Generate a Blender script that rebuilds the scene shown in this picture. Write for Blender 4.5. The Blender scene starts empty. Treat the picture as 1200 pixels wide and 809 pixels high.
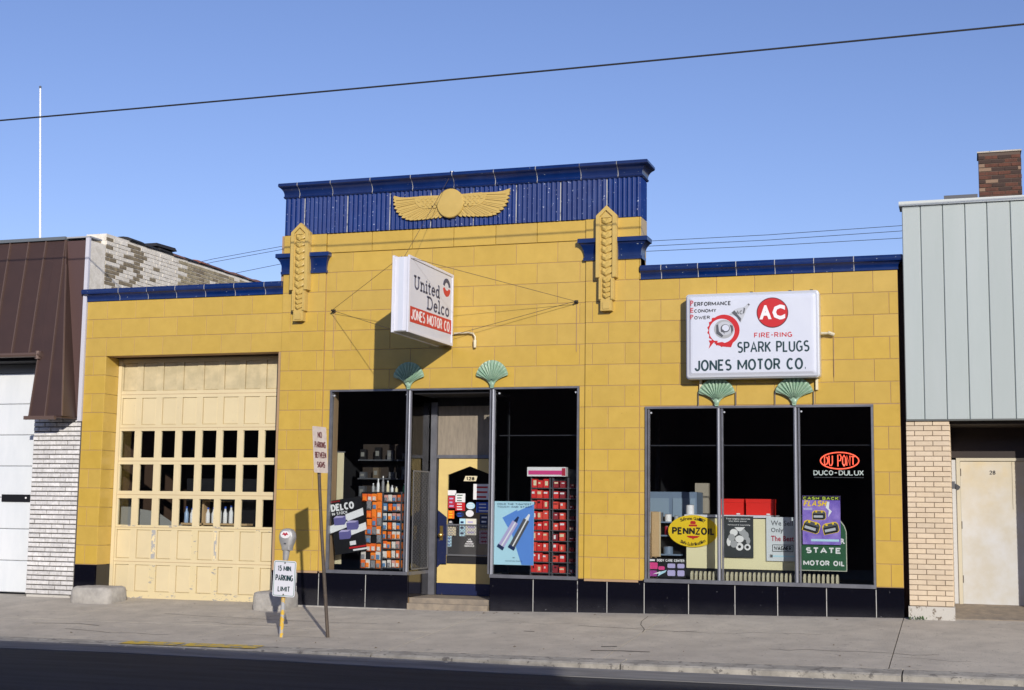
import bpy, math, random
from mathutils import Vector, Matrix
random.seed(7)
SC = bpy.context.scene
COL = SC.collection
# ------------------------------------------------------------------ camera
cam_d = bpy.data.cameras.new("camera"); cam = bpy.data.objects.new("camera", cam_d); COL.objects.link(cam)
SC.camera = cam
cam_d.sensor_fit = 'HORIZONTAL'; cam_d.sensor_width = 36.0; cam_d.lens = 1623.488 / 1200 * 36.0
cam_d.clip_start = 0.1; cam_d.clip_end = 3000
r_ = Vector((0.95025291, 0.31121617, 0.01280243)); u_ = Vector((0.02453309, -0.11575595, 0.99297467)); w_ = Vector((-0.31051173, 0.94326298, 0.11763253))
m = Matrix((r_, u_, -w_)).transposed().to_4x4(); m.translation = Vector((13.7028, -19.2603, 1.4678))
cam.matrix_world = m
# ------------------------------------------------------------------ sky, sun, exposure
SUN = Vector((-0.578, 1.0, -0.375)).normalized()          # travel direction of the light
el = math.asin(-SUN.z); rot = math.atan2(-SUN.x, -SUN.y)
world = bpy.data.worlds.new("World"); SC.world = world; world.use_nodes = True
nt = world.node_tree; bg = nt.nodes['Background']
sky = nt.nodes.new('ShaderNodeTexSky'); sky.sky_type = 'NISHITA'; sky.sun_disc = False
sky.sun_elevation = el; sky.sun_rotation = rot; sky.air_density = 1.0; sky.dust_density = 0.3; sky.ozone_density = 3.0
tn = nt.nodes.new('ShaderNodeMix'); tn.data_type = 'RGBA'; tn.blend_type = 'MULTIPLY'; tn.inputs[0].default_value = 1.0; tn.inputs[7].default_value = (1.04, .93, 1.14, 1)
nt.links.new(sky.outputs[0], tn.inputs[6]); nt.links.new(tn.outputs[2], bg.inputs[0]); bg.inputs[1].default_value = 0.125
sl = bpy.data.lights.new("sun", 'SUN'); sl.energy = 4.3; sl.angle = math.radians(0.5); sl.color = (1.0, 0.93, 0.82)
so = bpy.data.objects.new("sun", sl); COL.objects.link(so)
so.rotation_mode = 'QUATERNION'; so.rotation_quaternion = SUN.to_track_quat('-Z', 'Y'); so.location = (20, -30, 20)
SC.view_settings.view_transform = 'Standard'; SC.view_settings.look = 'None'; SC.view_settings.exposure = 0.0; SC.view_settings.gamma = 1.0
SC.render.engine = 'CYCLES'
SC.cycles.max_bounces = 8; SC.cycles.transparent_max_bounces = 16

# ------------------------------------------------------------------ materials
MATS = {}
def mat(name, col, rough=0.6, metal=0.0, spec=0.5, var=0.0, col2=None, nscale=8.0, nmix=0.0, wear=None, wscale=5.0, wlo=0.6, whi=0.68,
        bump=0.0, bscale=60.0, emit=None, estr=1.0, coat=0.0, stretch=None, speck=None, tint=None):
    if name in MATS: return MATS[name]
    M = bpy.data.materials.new(name); M.use_nodes = True; n = M.node_tree.nodes; L = M.node_tree.links
    b = n['Principled BSDF']
    b.inputs['Roughness'].default_value = rough; b.inputs['Metallic'].default_value = metal
    b.inputs['Specular IOR Level'].default_value = spec; b.inputs['Coat Weight'].default_value = coat; b.inputs['Coat Roughness'].default_value = 0.08
    geo = n.new('ShaderNodeNewGeometry')
    mp = n.new('ShaderNodeMapping'); L.new(geo.outputs['Position'], mp.inputs[0])
    if stretch: mp.inputs['Scale'].default_value = stretch
    cur = None
    rgb = n.new('ShaderNodeRGB'); rgb.outputs[0].default_value = (*col, 1); cur = rgb.outputs[0]
    def noise(sc, det=4, rg=.6):
        t = n.new('ShaderNodeTexNoise'); t.inputs['Scale'].default_value = sc; t.inputs['Detail'].default_value = det; t.inputs['Roughness'].default_value = rg
        L.new(mp.outputs[0], t.inputs['Vector']); return t.outputs['Fac']
    def mixc(fac, a, bcol, mode='MIX'):
        x = n.new('ShaderNodeMix'); x.data_type = 'RGBA'; x.blend_type = mode
        if hasattr(fac, 'links') or not isinstance(fac, (int, float)): L.new(fac, x.inputs[0])
        else: x.inputs[0].default_value = fac
        L.new(a, x.inputs[6])
        if isinstance(bcol, tuple): x.inputs[7].default_value = (*bcol, 1)
        else: L.new(bcol, x.inputs[7])
        return x.outputs[2]
    def ramp(f, lo, hi, a=0., b_=1.):
        x = n.new('ShaderNodeMapRange'); x.inputs[1].default_value = lo; x.inputs[2].default_value = hi; x.inputs[3].default_value = a; x.inputs[4].default_value = b_
        L.new(f, x.inputs[0]); return x.outputs[0]
    if col2:
        cur = mixc(ramp(noise(nscale), .35, .65, 0, nmix if nmix else 1.0), cur, col2)
    if var:
        oi = n.new('ShaderNodeObjectInfo')
        hs = n.new('ShaderNodeHueSaturation'); L.new(cur, hs.inputs['Color'])
        L.new(ramp(oi.outputs['Random'], 0, 1, 1 - var, 1 + var), hs.inputs['Value'])
        mu = n.new('ShaderNodeMath'); mu.operation = 'MULTIPLY'; mu.inputs[1].default_value = 7.31; L.new(oi.outputs['Random'], mu.inputs[0])
        fr = n.new('ShaderNodeMath'); fr.operation = 'FRACT'; L.new(mu.outputs[0], fr.inputs[0])
        L.new(ramp(fr.outputs[0], 0, 1, 1 - var * .5, 1 + var * .5), hs.inputs['Saturation'])
        cur = hs.outputs[0]
    if tint:   # (colour, z0, z1, strength): dirt rising from the pavement
        sp = n.new('ShaderNodeSeparateXYZ'); L.new(geo.outputs['Position'], sp.inputs[0])
        a = ramp(sp.outputs[2], tint[1], tint[2], tint[3], 0)
        mm = n.new('ShaderNodeMath'); mm.operation = 'MULTIPLY'; L.new(a, mm.inputs[0]); L.new(noise(5), mm.inputs[1])
        cur = mixc(mm.outputs[0], cur, tint[0])
    if wear:
        cur = mixc(ramp(noise(wscale, 8, .7), wlo, whi), cur, wear)
    if speck:
        cur = mixc(ramp(noise(speck[1], 2, .5), speck[2], speck[2] + .03), cur, speck[0])
    L.new(cur, b.inputs['Base Color'])
    if bump:
        bp = n.new('ShaderNodeBump'); bp.inputs['Strength'].default_value = bump; bp.inputs['Distance'].default_value = 0.01
        L.new(noise(bscale), bp.inputs['Height']); L.new(bp.outputs[0], b.inputs['Normal'])
    if emit:
        b.inputs['Emission Color'].default_value = (*emit, 1); b.inputs['Emission Strength'].default_value = estr
    MATS[name] = M; return M
def glass_mat(name, tint=(.93, .95, .96), ior=1.5):
    M = bpy.data.materials.new(name); M.use_nodes = True; n = M.node_tree.nodes; L = M.node_tree.links
    n.remove(n['Principled BSDF']); out = n['Material Output']
    t = n.new('ShaderNodeBsdfTransparent'); t.inputs[0].default_value = (*tint, 1)
    g = n.new('ShaderNodeBsdfGlossy'); g.inputs['Roughness'].default_value = 0.015
    f = n.new('ShaderNodeFresnel'); f.inputs[0].default_value = ior
    mx = n.new('ShaderNodeMixShader'); L.new(f.outputs[0], mx.inputs[0]); L.new(t.outputs[0], mx.inputs[1]); L.new(g.outputs[0], mx.inputs[2])
    L.new(mx.outputs[0], out.inputs[0]); return M

YEL = mat('yellow_glazed_tile', (.525, .353, .072), .27, var=.04, col2=(.455, .303, .058), nscale=5.5, nmix=.55, bump=.09, bscale=16, speck=((.30, .16, .04), 55, .735))
YELO = mat('yellow_glazed_ornament', (.53, .375, .11), .32, col2=(.47, .33, .09), nscale=6, nmix=.6, bump=.06)
GROUT = mat('dark_grout', (.37, .245, .14), .9)
WGROUT = mat('white_grout', (.44, .44, .43), .9, wear=(.1, .1, .12), wscale=6, wlo=.55, whi=.6)
BLU = mat('blue_glazed_tile', (.006, .024, .135), .5, var=.08, spec=.22, col2=(.010, .036, .17), nscale=4, nmix=.7, bump=.08, bscale=14, speck=((.40, .45, .6), 30, .70))
BLUC = mat('blue_glazed_cornice', (.005, .018, .095), .22, var=.12, spec=.5, col2=(.009, .028, .13), nscale=5, nmix=.6, speck=((.4, .45, .5), 30, .735))
BLK = mat('black_glazed_tile', (.004, .004, .008), .12, var=.1, spec=.5, tint=((.06, .06, .07), -.1, .25, .8), speck=((.2, .2, .22), 30, .76))
CREAM = mat('cream_door_paint', (.66, .56, .35), .5, col2=(.62, .525, .33), nscale=3, nmix=.8, var=.02, tint=((.50, .42, .28), -.1, .35, .5), speck=((.3, .28, .25), 30, .76))
CREAMD = mat('cream_door_paint_stained', (.62, .52, .32), .55, col2=(.42, .36, .22), nscale=4.5, nmix=.75)
CREAMW = mat('cream_door_paint_peeling', (.64, .54, .32), .6, wear=(.26, .26, .28), wscale=15, wlo=.58, whi=.62, stretch=(.6, 1, 1.4))
PEEL = mat('bare_grey_stile', (.36, .36, .36), .8, wear=(.75, .62, .36), wscale=14, wlo=.5, whi=.55)
MUL = mat('dull_mullion', (.26, .27, .31), .42, metal=.5)
ALU = mat('aluminium_frame', (.20, .205, .235), .42, metal=.5, col2=(.13, .135, .16), nscale=6, nmix=.7)
ALUB = mat('bright_aluminium', (.62, .64, .68), .35, metal=.4)
GLASS = glass_mat('window_glass')
VERD = mat('verdigris_enamel', (.22, .36, .26), .4, col2=(.32, .44, .33), nscale=9, nmix=.8, wear=(.10, .19, .15), wscale=16, wlo=.6, whi=.66)
WHITE = mat('white_enamel', (.66, .67, .74), .35, col2=(.60, .61, .70), nscale=3, nmix=.6)
SIGNW = mat('white_sign_plastic', (.60, .63, .72), .3, col2=(.55, .58, .68), nscale=2, nmix=.6)
WPAINT = mat('white_door_paint', (.72, .75, .78), .5, col2=(.62, .66, .70), nscale=2, nmix=.7, stretch=(2, 1, .6))
RED = mat('red_print', (.50, .014, .018), .45); DRED = mat('crimson_print', (.42, .02, .05), .5)
NAVY = mat('navy_print', (.01, .025, .09), .45); BLACK = mat('black_print', (.008, .008, .010), .45)
DGREEN = mat('dark_teal_print', (.01, .04, .05), .45)
WP = mat('white_print', (.74, .74, .76), .5); YP = mat('yellow_print', (.80, .55, .01), .5); BP = mat('blue_print', (.02, .08, .45), .5)
LBP = mat('light_blue_print', (.42, .66, .78), .5); MBP = mat('mid_blue_print', (.10, .25, .65), .5); ORP = mat('orange_print', (.75, .16, .01), .5)
PUR = mat('purple_print', (.15, .09, .45), .5, col2=(.32, .22, .62), nscale=7, nmix=1.0); LAV = mat('lavender_print', (.42, .38, .62), .5)
GRP = mat('green_print', (.012, .085, .035), .5); PINK = mat('magenta_print', (.62, .05, .22), .5); GREY = mat('grey_print', (.35, .36, .38), .5)
DGREY = mat('dark_grey_print', (.08, .085, .10), .5); CREAMP = mat('cream_print', (.70, .62, .42), .5)
CONC = mat('pavement_concrete', (.50, .455, .385), .92, col2=(.385, .35, .30), nscale=2.3, nmix=.85, bump=.6, bscale=38, wear=(.31, .285, .25), wscale=5.5, wlo=.58, whi=.72, speck=((.18, .17, .155), 26, .69), var=.02)
KERBM = mat('kerb_concrete', (.40, .375, .33), .92, col2=(.24, .225, .20), nscale=4, nmix=.95, bump=.8, bscale=30, wear=(.14, .13, .12), wscale=9, wlo=.56, whi=.62)
GUT = mat('gutter_concrete', (.24, .235, .23), .92, col2=(.13, .13, .13), nscale=3, nmix=.8, stretch=(.35, 1.6, 1), bump=.3, bscale=60)
ASPH = mat('asphalt', (.024, .028, .040), .9, col2=(.010, .013, .021), nscale=2.5, nmix=1, stretch=(.25, 2.2, 1), bump=.5, bscale=90)
EARTH = mat('distant_ground', (.10, .09, .07), .95)
STONE = mat('rough_concrete_block', (.42, .40, .37), .95, col2=(.30, .285, .265), nscale=9, nmix=.9, bump=.9, bscale=35)
YKERB = mat('yellow_kerb_paint', (.60, .42, .05), .8, wear=(.26, .25, .22), wscale=9, wlo=.5, whi=.56)
BRN = mat('brown_metal', (.062, .034, .028), .5, metal=.15, col2=(.050, .028, .024), nscale=2, nmix=.8, var=.03)
BRNL = mat('brown_metal_edge', (.13, .085, .07), .45, metal=.2); BRND = mat('brown_metal_flat', (.085, .048, .045), .55)
TRIM = mat('pale_corner_trim', (.55, .55, .62), .5)
WBR = mat('grey_painted_brick', (.74, .73, .73), .85, var=.12, col2=(.54, .53, .53), nscale=14, nmix=.9, bump=.8, bscale=40, tint=((.25, .24, .23), -.1, .45, .7))
MORD = mat('dark_mortar', (.10, .095, .09), .95, bump=.5)
CBR = mat('cream_brick', (.62, .51, .37), .8, var=.07, col2=(.56, .45, .33), nscale=12, nmix=.7, bump=.3)
MORP = mat('grey_brown_mortar', (.28, .22, .17), .95)
OBW = mat('old_white_brick', (.80, .76, .68), .85, col2=(.62, .58, .50), nscale=7, nmix=.9, bump=.6)
OBD = mat('old_dark_brick', (.16, .13, .09), .9, col2=(.28, .23, .15), nscale=9, nmix=1)
OBT = mat('old_tan_brick', (.42, .36, .24), .9, col2=(.26, .22, .14), nscale=8, nmix=1, bump=.6)
RBR = mat('red_chimney_brick', (.13, .05, .032), .9, col2=(.08, .035, .025), nscale=9, nmix=1, bump=.6); RBD = mat('sooty_chimney_brick', (.05, .03, .025), .9); RBP = mat('pale_chimney_brick', (.24, .16, .11), .9)
COPE = mat('clay_coping_tile', (.22, .085, .055), .7, var=.35, col2=(.07, .05, .05), nscale=3, nmix=.9); TAR = mat('black_tar', (.02, .02, .022), .7)
CLAD = mat('pale_green_cladding', (.385, .43, .43), .5, var=.04, col2=(.345, .395, .39), nscale=1.2, nmix=.7, stretch=(2.5, 1, .3)); CLADC = mat('pale_cladding_cap', (.52, .56, .55), .5)
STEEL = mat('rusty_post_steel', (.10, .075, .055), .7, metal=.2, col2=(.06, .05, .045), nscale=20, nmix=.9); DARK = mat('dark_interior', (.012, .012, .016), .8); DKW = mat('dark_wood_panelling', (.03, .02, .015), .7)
METER = mat('meter_casting', (.42, .42, .42), .45, metal=.3, col2=(.3, .3, .3), nscale=20, nmix=.6); MPOST = mat('meter_post_paint', (.60, .38, .03), .6, wear=(.34, .36, .40), wscale=9, wlo=.46, whi=.52)
SIGNP = mat('weathered_sign_plate', (.62, .55, .50), .5, col2=(.52, .44, .40), nscale=12, nmix=.8); CAB = mat('cable_rubber', (.012, .012, .014), .7)
PLY = mat('weathered_plywood', (.28, .24, .19), .85, col2=(.21, .18, .145), nscale=9, nmix=1, stretch=(2.5, 1, .5)); CONCW = mat('white_washed_concrete', (.50, .48, .44), .9, wear=(.16, .13, .10), wscale=10, wlo=.55, whi=.6, bump=.6)
NBLUE = mat('navy_door_paint', (.008, .014, .06), .4, wear=(.22, .17, .13), wscale=14, wlo=.64, whi=.69); PGR0 = mat('pale_grey_card', (.46, .48, .53), .5); BRASS = mat('brass', (.55, .38, .12), .3, metal=.9)
STEPM = mat('worn_step_concrete', (.30, .25, .19), .9, col2=(.20, .17, .14), nscale=8, nmix=.9, bump=.6); GALV = mat('galvanised_conduit', (.55, .50, .36), .45, metal=.2)
NEONR = mat('red_neon_tube', (.7, .1, .06), .3, emit=(1, .12, .06), estr=1.3); NEONW = mat('white_neon_tube', (.5, .5, .5), .3, emit=(.62, .78, .72), estr=.38)
WIRE = mat('wire_guard_steel', (.16, .165, .18), .5, metal=.3); OPPB = mat('dark_far_brick', (.10, .06, .05), .9, var=.05); ROOF = mat('roof_felt', (.05, .05, .05), .9)  # OPPB: the far buildings' own dark brick colour
CARD = mat('tan_board', (.50, .34, .18), .7); BGREY = mat('blue_grey_cabinet', (.16, .22, .32), .5); COUNTER = mat('cream_counter', (.78, .72, .46), .5, col2=(.74, .68, .43), nscale=4, nmix=.6)
LEAFM = mat('weed_leaf', (.05, .11, .03), .7)

# ------------------------------------------------------------------ mesh helpers
WLOC = {}
class MB:
    def __init__(s): s.v = []; s.f = []
    def add(s, vs, fs):
        o = len(s.v); s.v += [tuple(p) for p in vs]; s.f += [tuple(i + o for i in q) for q in fs]; return s
    def box(s, x0, x1, y0, y1, z0, z1):
        return s.add([(x0, y0, z0), (x1, y0, z0), (x1, y1, z0), (x0, y1, z0), (x0, y0, z1), (x1, y0, z1), (x1, y1, z1), (x0, y1, z1)],
                     [(0, 3, 2, 1), (4, 5, 6, 7), (0, 1, 5, 4), (1, 2, 6, 5), (2, 3, 7, 6), (3, 0, 4, 7)])
    def cbox(s, x0, x1, y0, y1, z0, z1, c):     # box whose front (y0) edges are chamfered
        return s.add([(x0, y1, z0), (x1, y1, z0), (x1, y1, z1), (x0, y1, z1), (x0, y0 + c, z0), (x1, y0 + c, z0), (x1, y0 + c, z1), (x0, y0 + c, z1),
                      (x0 + c, y0, z0 + c), (x1 - c, y0, z0 + c), (x1 - c, y0, z1 - c), (x0 + c, y0, z1 - c)],
                     [(8, 9, 10, 11), (4, 5, 9, 8), (5, 6, 10, 9), (6, 7, 11, 10), (7, 4, 8, 11), (0, 1, 5, 4), (1, 2, 6, 5), (2, 3, 7, 6), (3, 0, 4, 7), (3, 2, 1, 0)])
    def prism(s, pts, fr, c0, c1):              # polygon pts (a,b) in frame fr=(O,U,V), thickness c0..c1 along U x V
        O, U, V = fr; N = U.cross(V); n = len(pts)
        ar = sum(pts[i][0] * pts[(i + 1) % n][1] - pts[(i + 1) % n][0] * pts[i][1] for i in range(n))
        if ar < 0: pts = pts[::-1]
        if c0 > c1: c0, c1 = c1, c0
        vs = [O + U * a + V * b + N * c for c in (c0, c1) for a, b in pts]
        return s.add(vs, [tuple(range(n - 1, -1, -1)), tuple(range(n, 2 * n))] + [(i, (i + 1) % n, n + (i + 1) % n, n + i) for i in range(n)])
    def tube(s, pts, r, n=8, r2=None):
        pts = [Vector(p) for p in pts]; m_ = len(pts); vs = []
        for i, p in enumerate(pts):
            d = (pts[min(i + 1, m_ - 1)] - pts[max(i - 1, 0)]).normalized()
            a = d.orthogonal().normalized() if i == 0 else (pa - d * pa.dot(d)).normalized()
            pa = a; b = d.cross(a); rr = r if r2 is None else r + (r2 - r) * i / (m_ - 1)
            vs += [p + (a * math.cos(2 * math.pi * k / n) + b * math.sin(2 * math.pi * k / n)) * rr for k in range(n)]
        fs = [(i * n + k, i * n + (k + 1) % n, (i + 1) * n + (k + 1) % n, (i + 1) * n + k) for i in range(m_ - 1) for k in range(n)]
        return s.add(vs, fs + [tuple(range(n - 1, -1, -1)), tuple(range((m_ - 1) * n, m_ * n))])
    def loft(s, rings):
        n = len(rings[0]); vs = [p for q in rings for p in q]
        fs = [(i * n + k, i * n + (k + 1) % n, (i + 1) * n + (k + 1) % n, (i + 1) * n + k) for i in range(len(rings) - 1) for k in range(n)]
        return s.add(vs, fs + [tuple(range(n - 1, -1, -1)), tuple(range((len(rings) - 1) * n, len(rings) * n))])
    def moulding(s, x0, x1, yf, yb, prof, L=1, R=1, ins=0.0, fsc=1.0):
        return s.loft([[(x0 - L * max(e - ins, 0), yf - e * fsc + ins, z), (x1 + R * max(e - ins, 0), yf - e * fsc + ins, z), (x1 + R * max(e - ins, 0), yb, z), (x0 - L * max(e - ins, 0), yb, z)] for z, e in prof])
    def build(s, name, material, parent=None, smooth=False, **pr):
        xs = [p[0] for p in s.v]; ys = [p[1] for p in s.v]; zs = [p[2] for p in s.v]
        o = Vector(((min(xs) + max(xs)) / 2, (min(ys) + max(ys)) / 2, min(zs)))
        me = bpy.data.meshes.new(name); me.from_pydata([(p[0] - o.x, p[1] - o.y, p[2] - o.z) for p in s.v], [], s.f); me.update()
        if smooth:
            me.polygons.foreach_set('use_smooth', [True] * len(me.polygons)); 
            try: me.set_sharp_from_angle(angle=math.radians(40))
            except Exception: pass
        return place(name, me, material, parent, o, **pr)
def place(name, me, material, parent, o, **pr):
    if material and not me.materials: me.materials.append(material)
    ob = bpy.data.objects.new(name, me); COL.objects.link(ob)
    if parent: ob.parent = parent; ob.location = Vector(o) - WLOC[parent.name]
    else: ob.location = o
    WLOC[ob.name] = Vector(o)
    for k, v in pr.items(): ob[k] = v
    return ob
def thing(name, loc, label, category, group=None):
    e = bpy.data.objects.new(name, None); COL.objects.link(e); e.location = loc; e.empty_display_size = .1
    WLOC[e.name] = Vector(loc); e['label'] = label; e['category'] = category
    if group: e['group'] = group
    return e
CACHE = {}
def piece(name, material, parent, x0, x1, y0, y1, z0, z1, c=.004, jit=0):    # a repeated piece: shares its mesh with all of its size
    key = (name, material.name, round(x1 - x0, 3), round(y1 - y0, 3), round(z1 - z0, 3), c)
    if key not in CACHE:
        a, b, h = x1 - x0, y1 - y0, z1 - z0; q = MB().cbox(-a / 2, a / 2, -b / 2, b / 2, 0, h, c)
        me = bpy.data.meshes.new(name); me.from_pydata(q.v, [], q.f); me.update(); me.materials.append(material); CACHE[key] = me
    j = random.uniform(-jit, jit) if jit else 0
    return place(name, CACHE[key], None, parent, ((x0 + x1) / 2, (y0 + y1) / 2 + j, z0))
def box(name, material, parent, x0, x1, y0, y1, z0, z1, **pr): return MB().box(x0, x1, y0, y1, z0, z1).build(name, material, parent, **pr)
X_, Y_, Z_ = Vector((1, 0, 0)), Vector((0, 1, 0)), Vector((0, 0, 1))
def front(y): return (Vector((0, y, 0)), X_, Z_)
FONT = {}
def glyph_mesh(s, bold, shear):
    k = (s, bold, shear)
    if k in FONT: return FONT[k]
    c = bpy.data.curves.new('t', 'FONT'); c.body = s; c.offset = bold; c.shear = shear; c.resolution_u = 2; c.space_character = 1.0 + bold * 3
    o = bpy.data.objects.new('t', c); COL.objects.link(o)
    me = bpy.data.meshes.new_from_object(o.evaluated_get(bpy.context.evaluated_depsgraph_get()))
    v = [(p.co.x, p.co.y) for p in me.vertices]; f = [tuple(q.vertices) for q in me.polygons]
    bpy.data.objects.remove(o); bpy.data.curves.remove(c); bpy.data.meshes.remove(me)
    FONT[k] = (v, f); return FONT[k]
def text(s, fr, a0, b0, a1, b1, material, parent, c=.003, bold=.012, shear=0, name='lettering', rot=0, quad=None, mb=None):
    if not rot and not mb and not quad and all(ch in SF_ for ch in s) and len(s) > 1:
        return stroked(s, fr, a0, b0, a1, b1, (b1 - b0) * min(.26, .13 + bold * 2.6), c, shear).build(name, material, parent)
    v, f = glyph_mesh(s, bold, shear)
    x0 = min(p[0] for p in v); x1 = max(p[0] for p in v); y0 = min(p[1] for p in v); y1 = max(p[1] for p in v)
    O, U, V = fr; N = U.cross(V); out = []; ca, sa = math.cos(rot), math.sin(rot)
    for p in v:
        a = (p[0] - x0) / (x1 - x0) * (a1 - a0); b = (p[1] - y0) / (y1 - y0) * (b1 - b0)
        a, b = a * ca - b * sa + a0, a * sa + b * ca + b0
        if quad: a, b = quad(a, b)
        out.append(O + U * a + V * b + N * c)
    q = mb or MB(); q.add(out, f)
    return q if mb else q.build(name, material, parent)
def arc(cx, cy, rx, ry, a0, a1, n=10): return [(cx + rx * math.cos(math.radians(a0 + (a1 - a0) * i / n)), cy + ry * math.sin(math.radians(a0 + (a1 - a0) * i / n))) for i in range(n + 1)]
SF_ = {'A': (.72, [[(0, 0), (.36, 1), (.72, 0)], [(.13, .33), (.59, .33)]]), 'B': (.6, [[(0, 0), (0, 1), (.32, 1)] + arc(.34, .76, .22, .24, 90, -90) + [(0, .52)], [(.34, .52)] + arc(.36, .26, .24, .26, 90, -90) + [(0, 0)]]),
       'C': (.66, [arc(.36, .5, .34, .5, 50, 310, 16)]), 'D': (.64, [[(0, 0), (0, 1), (.26, 1)] + arc(.28, .5, .36, .5, 90, -90, 14) + [(0, 0)]]), 'E': (.52, [[(.52, 1), (0, 1), (0, 0), (.52, 0)], [(0, .52), (.42, .52)]]),
       'F': (.5, [[(.5, 1), (0, 1), (0, 0)], [(0, .5), (.4, .5)]]), 'G': (.68, [arc(.36, .5, .34, .5, 50, 300, 16) + [(.66, .12), (.66, .44), (.42, .44)]]), 'H': (.62, [[(0, 0), (0, 1)], [(.62, 0), (.62, 1)], [(0, .5), (.62, .5)]]),
       'I': (.1, [[(.05, 0), (.05, 1)]]), 'J': (.44, [[(.44, 1), (.44, .24)] + arc(.22, .24, .22, .24, 0, -180)]), 'K': (.6, [[(0, 0), (0, 1)], [(.58, 1), (0, .42)], [(.18, .6), (.6, 0)]]), 'L': (.48, [[(0, 1), (0, 0), (.48, 0)]]),
       'M': (.92, [[(0, 0), (0, 1)], [(.0, .96), (.46, .2), (.92, .96)], [(.92, 1), (.92, 0)]]), 'N': (.68, [[(0, 0), (0, 1)], [(.0, .96), (.68, .04)], [(.68, 0), (.68, 1)]]), 'O': (.72, [arc(.36, .5, .36, .5, 90, 450, 22)]), 'P': (.56, [[(0, 0), (0, 1), (.3, 1)] + arc(.32, .74, .24, .26, 90, -90) + [(0, .48)]]),
       'Q': (.72, [arc(.36, .5, .36, .5, 90, 450, 22), [(.44, .25), (.72, -.02)]]), 'R': (.6, [[(0, 0), (0, 1), (.3, 1)] + arc(.32, .74, .25, .26, 90, -90) + [(0, .48)], [(.3, .48), (.6, 0)]]),
       'S': (.58, [arc(.29, .755, .26, .245, 40, 270, 12) + arc(.29, .265, .28, .265, 90, -140, 12)]), 'T': (.58, [[(0, 1), (.58, 1)], [(.29, 1), (.29, 0)]]), 'U': (.62, [[(0, 1), (0, .3)] + arc(.31, .3, .31, .3, 180, 360) + [(.62, 1)]]),
       'V': (.68, [[(0, 1), (.34, 0), (.68, 1)]]), 'W': (.95, [[(0, 1), (.24, 0), (.475, .8), (.71, 0), (.95, 1)]]), 'X': (.6, [[(0, 0), (.6, 1)], [(0, 1), (.6, 0)]]), 'Y': (.62, [[(0, 1), (.31, .48), (.62, 1)], [(.31, .48), (.31, 0)]]), 'Z': (.58, [[(0, 1), (.58, 1), (0, 0), (.58, 0)]]),
       '1': (.3, [[(0, .78), (.2, 1), (.2, 0)]]), '2': (.56, [arc(.28, .72, .27, .28, 160, -20, 10) + [(.46, .5), (0, 0), (.56, 0)]]), '8': (.56, [arc(.28, .76, .22, .24, 0, 360, 14), arc(.28, .26, .27, .26, 0, 360, 14)]),
       '5': (.54, [[(.5, 1), (.08, 1), (.04, .56)] + arc(.25, .32, .28, .32, 120, -140, 12)]), '.': (.12, [[(.02, .04), (.10, .04)]]), '-': (.32, [[(0, .48), (.32, .48)]]), ' ': (.28, [])}
def stroked(s, fr, a0, b0, a1, b1, wt, c, shear=0):
    gap = .20 + .6 * wt / max(1e-6, (b1 - b0)); tot = sum(SF_[ch][0] for ch in s) + gap * (len(s) - 1); sx = (a1 - a0 - wt) / tot; hz = b1 - b0 - wt; x = 0; q = MB(); k = 0
    for ch in s:
        for st in SF_[ch][1]:
            k += 1; P = [(a0 + wt / 2 + (x + p[0]) * sx + shear * p[1] * hz, b0 + wt / 2 + p[1] * hz) for p in st]; ribbon(q, P, wt, fr, 0, c + .0005 * (k % 4))
        x += SF_[ch][0] + gap
    return q
def ell(cx, cz, rx, rz, n=40, a0=0, a1=2 * math.pi): return [(cx + rx * math.cos(a0 + (a1 - a0) * i / n), cz + rz * math.sin(a0 + (a1 - a0) * i / n)) for i in range(n if a1 - a0 > 6.28 else n + 1)]
def ribbon(mb, pts, wdt, fr, c0, c1):      # flat stroke of even width along a polyline, mitred at its bends
    P = [Vector(pts[0])]
    for p in pts[1:]:
        if (Vector(p) - P[-1]).length > 1e-5: P.append(Vector(p))
    closed = len(P) > 3 and (P[0] - P[-1]).length < 1e-4
    if closed: P.pop()
    n = len(P); h = wdt / 2; Ls, Rs = [], []
    if n < 2: return
    for i, p in enumerate(P):
        a = P[i - 1] if (i or closed) else None; b = P[(i + 1) % n] if (i < n - 1 or closed) else None
        da = (p - a).normalized() if a is not None else None; db = (b - p).normalized() if b is not None else None
        if da is None: da = db
        if db is None: db = da
        na = Vector((-da.y, da.x)); nb = Vector((-db.y, db.x)); m_ = (na + nb)
        m_ = m_.normalized() if m_.length > .05 else na; k = h / max(.72, m_.dot(nb)); Ls.append(p + m_ * k); Rs.append(p - m_ * k)
    O, U, V = fr; N = U.cross(V)
    vs = [O + U * q.x + V * q.y + N * c for c in (c0, c1) for L_ in (Ls, Rs) for q in L_]; fs = []
    for i in range(n if closed else n - 1):
        j = (i + 1) % n; l0, r0, l1, r1 = 2 * n + i, 3 * n + i, 2 * n + j, 3 * n + j
        fs += [(r0, r1, l1, l0), (i, j, l1, l0), (n + i, r0, r1, n + j)]
    if not closed: fs += [(0, 2 * n, 3 * n, n), (n - 1, 2 * n - 1, 4 * n - 1, 3 * n - 1)]
    mb.add(vs, fs)
def rr(x0, z0, x1, z1, r, n=5):
    P = []
    for cx, cz, s in ((x1 - r, z1 - r, 0), (x0 + r, z1 - r, 1), (x0 + r, z0 + r, 2), (x1 - r, z0 + r, 3)):
        for i in range(n + 1): t = math.pi / 2 * (s + i / n); P.append((cx + r * math.cos(t), cz + r * math.sin(t)))
    return P
def lerp(xs, ys, x):
    if x <= xs[0]: return ys[0]
    for i in range(len(xs) - 1):
        if x <= xs[i + 1]: return ys[i] + (ys[i + 1] - ys[i]) * (x - xs[i]) / (xs[i + 1] - xs[i])
    return ys[-1]
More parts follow.
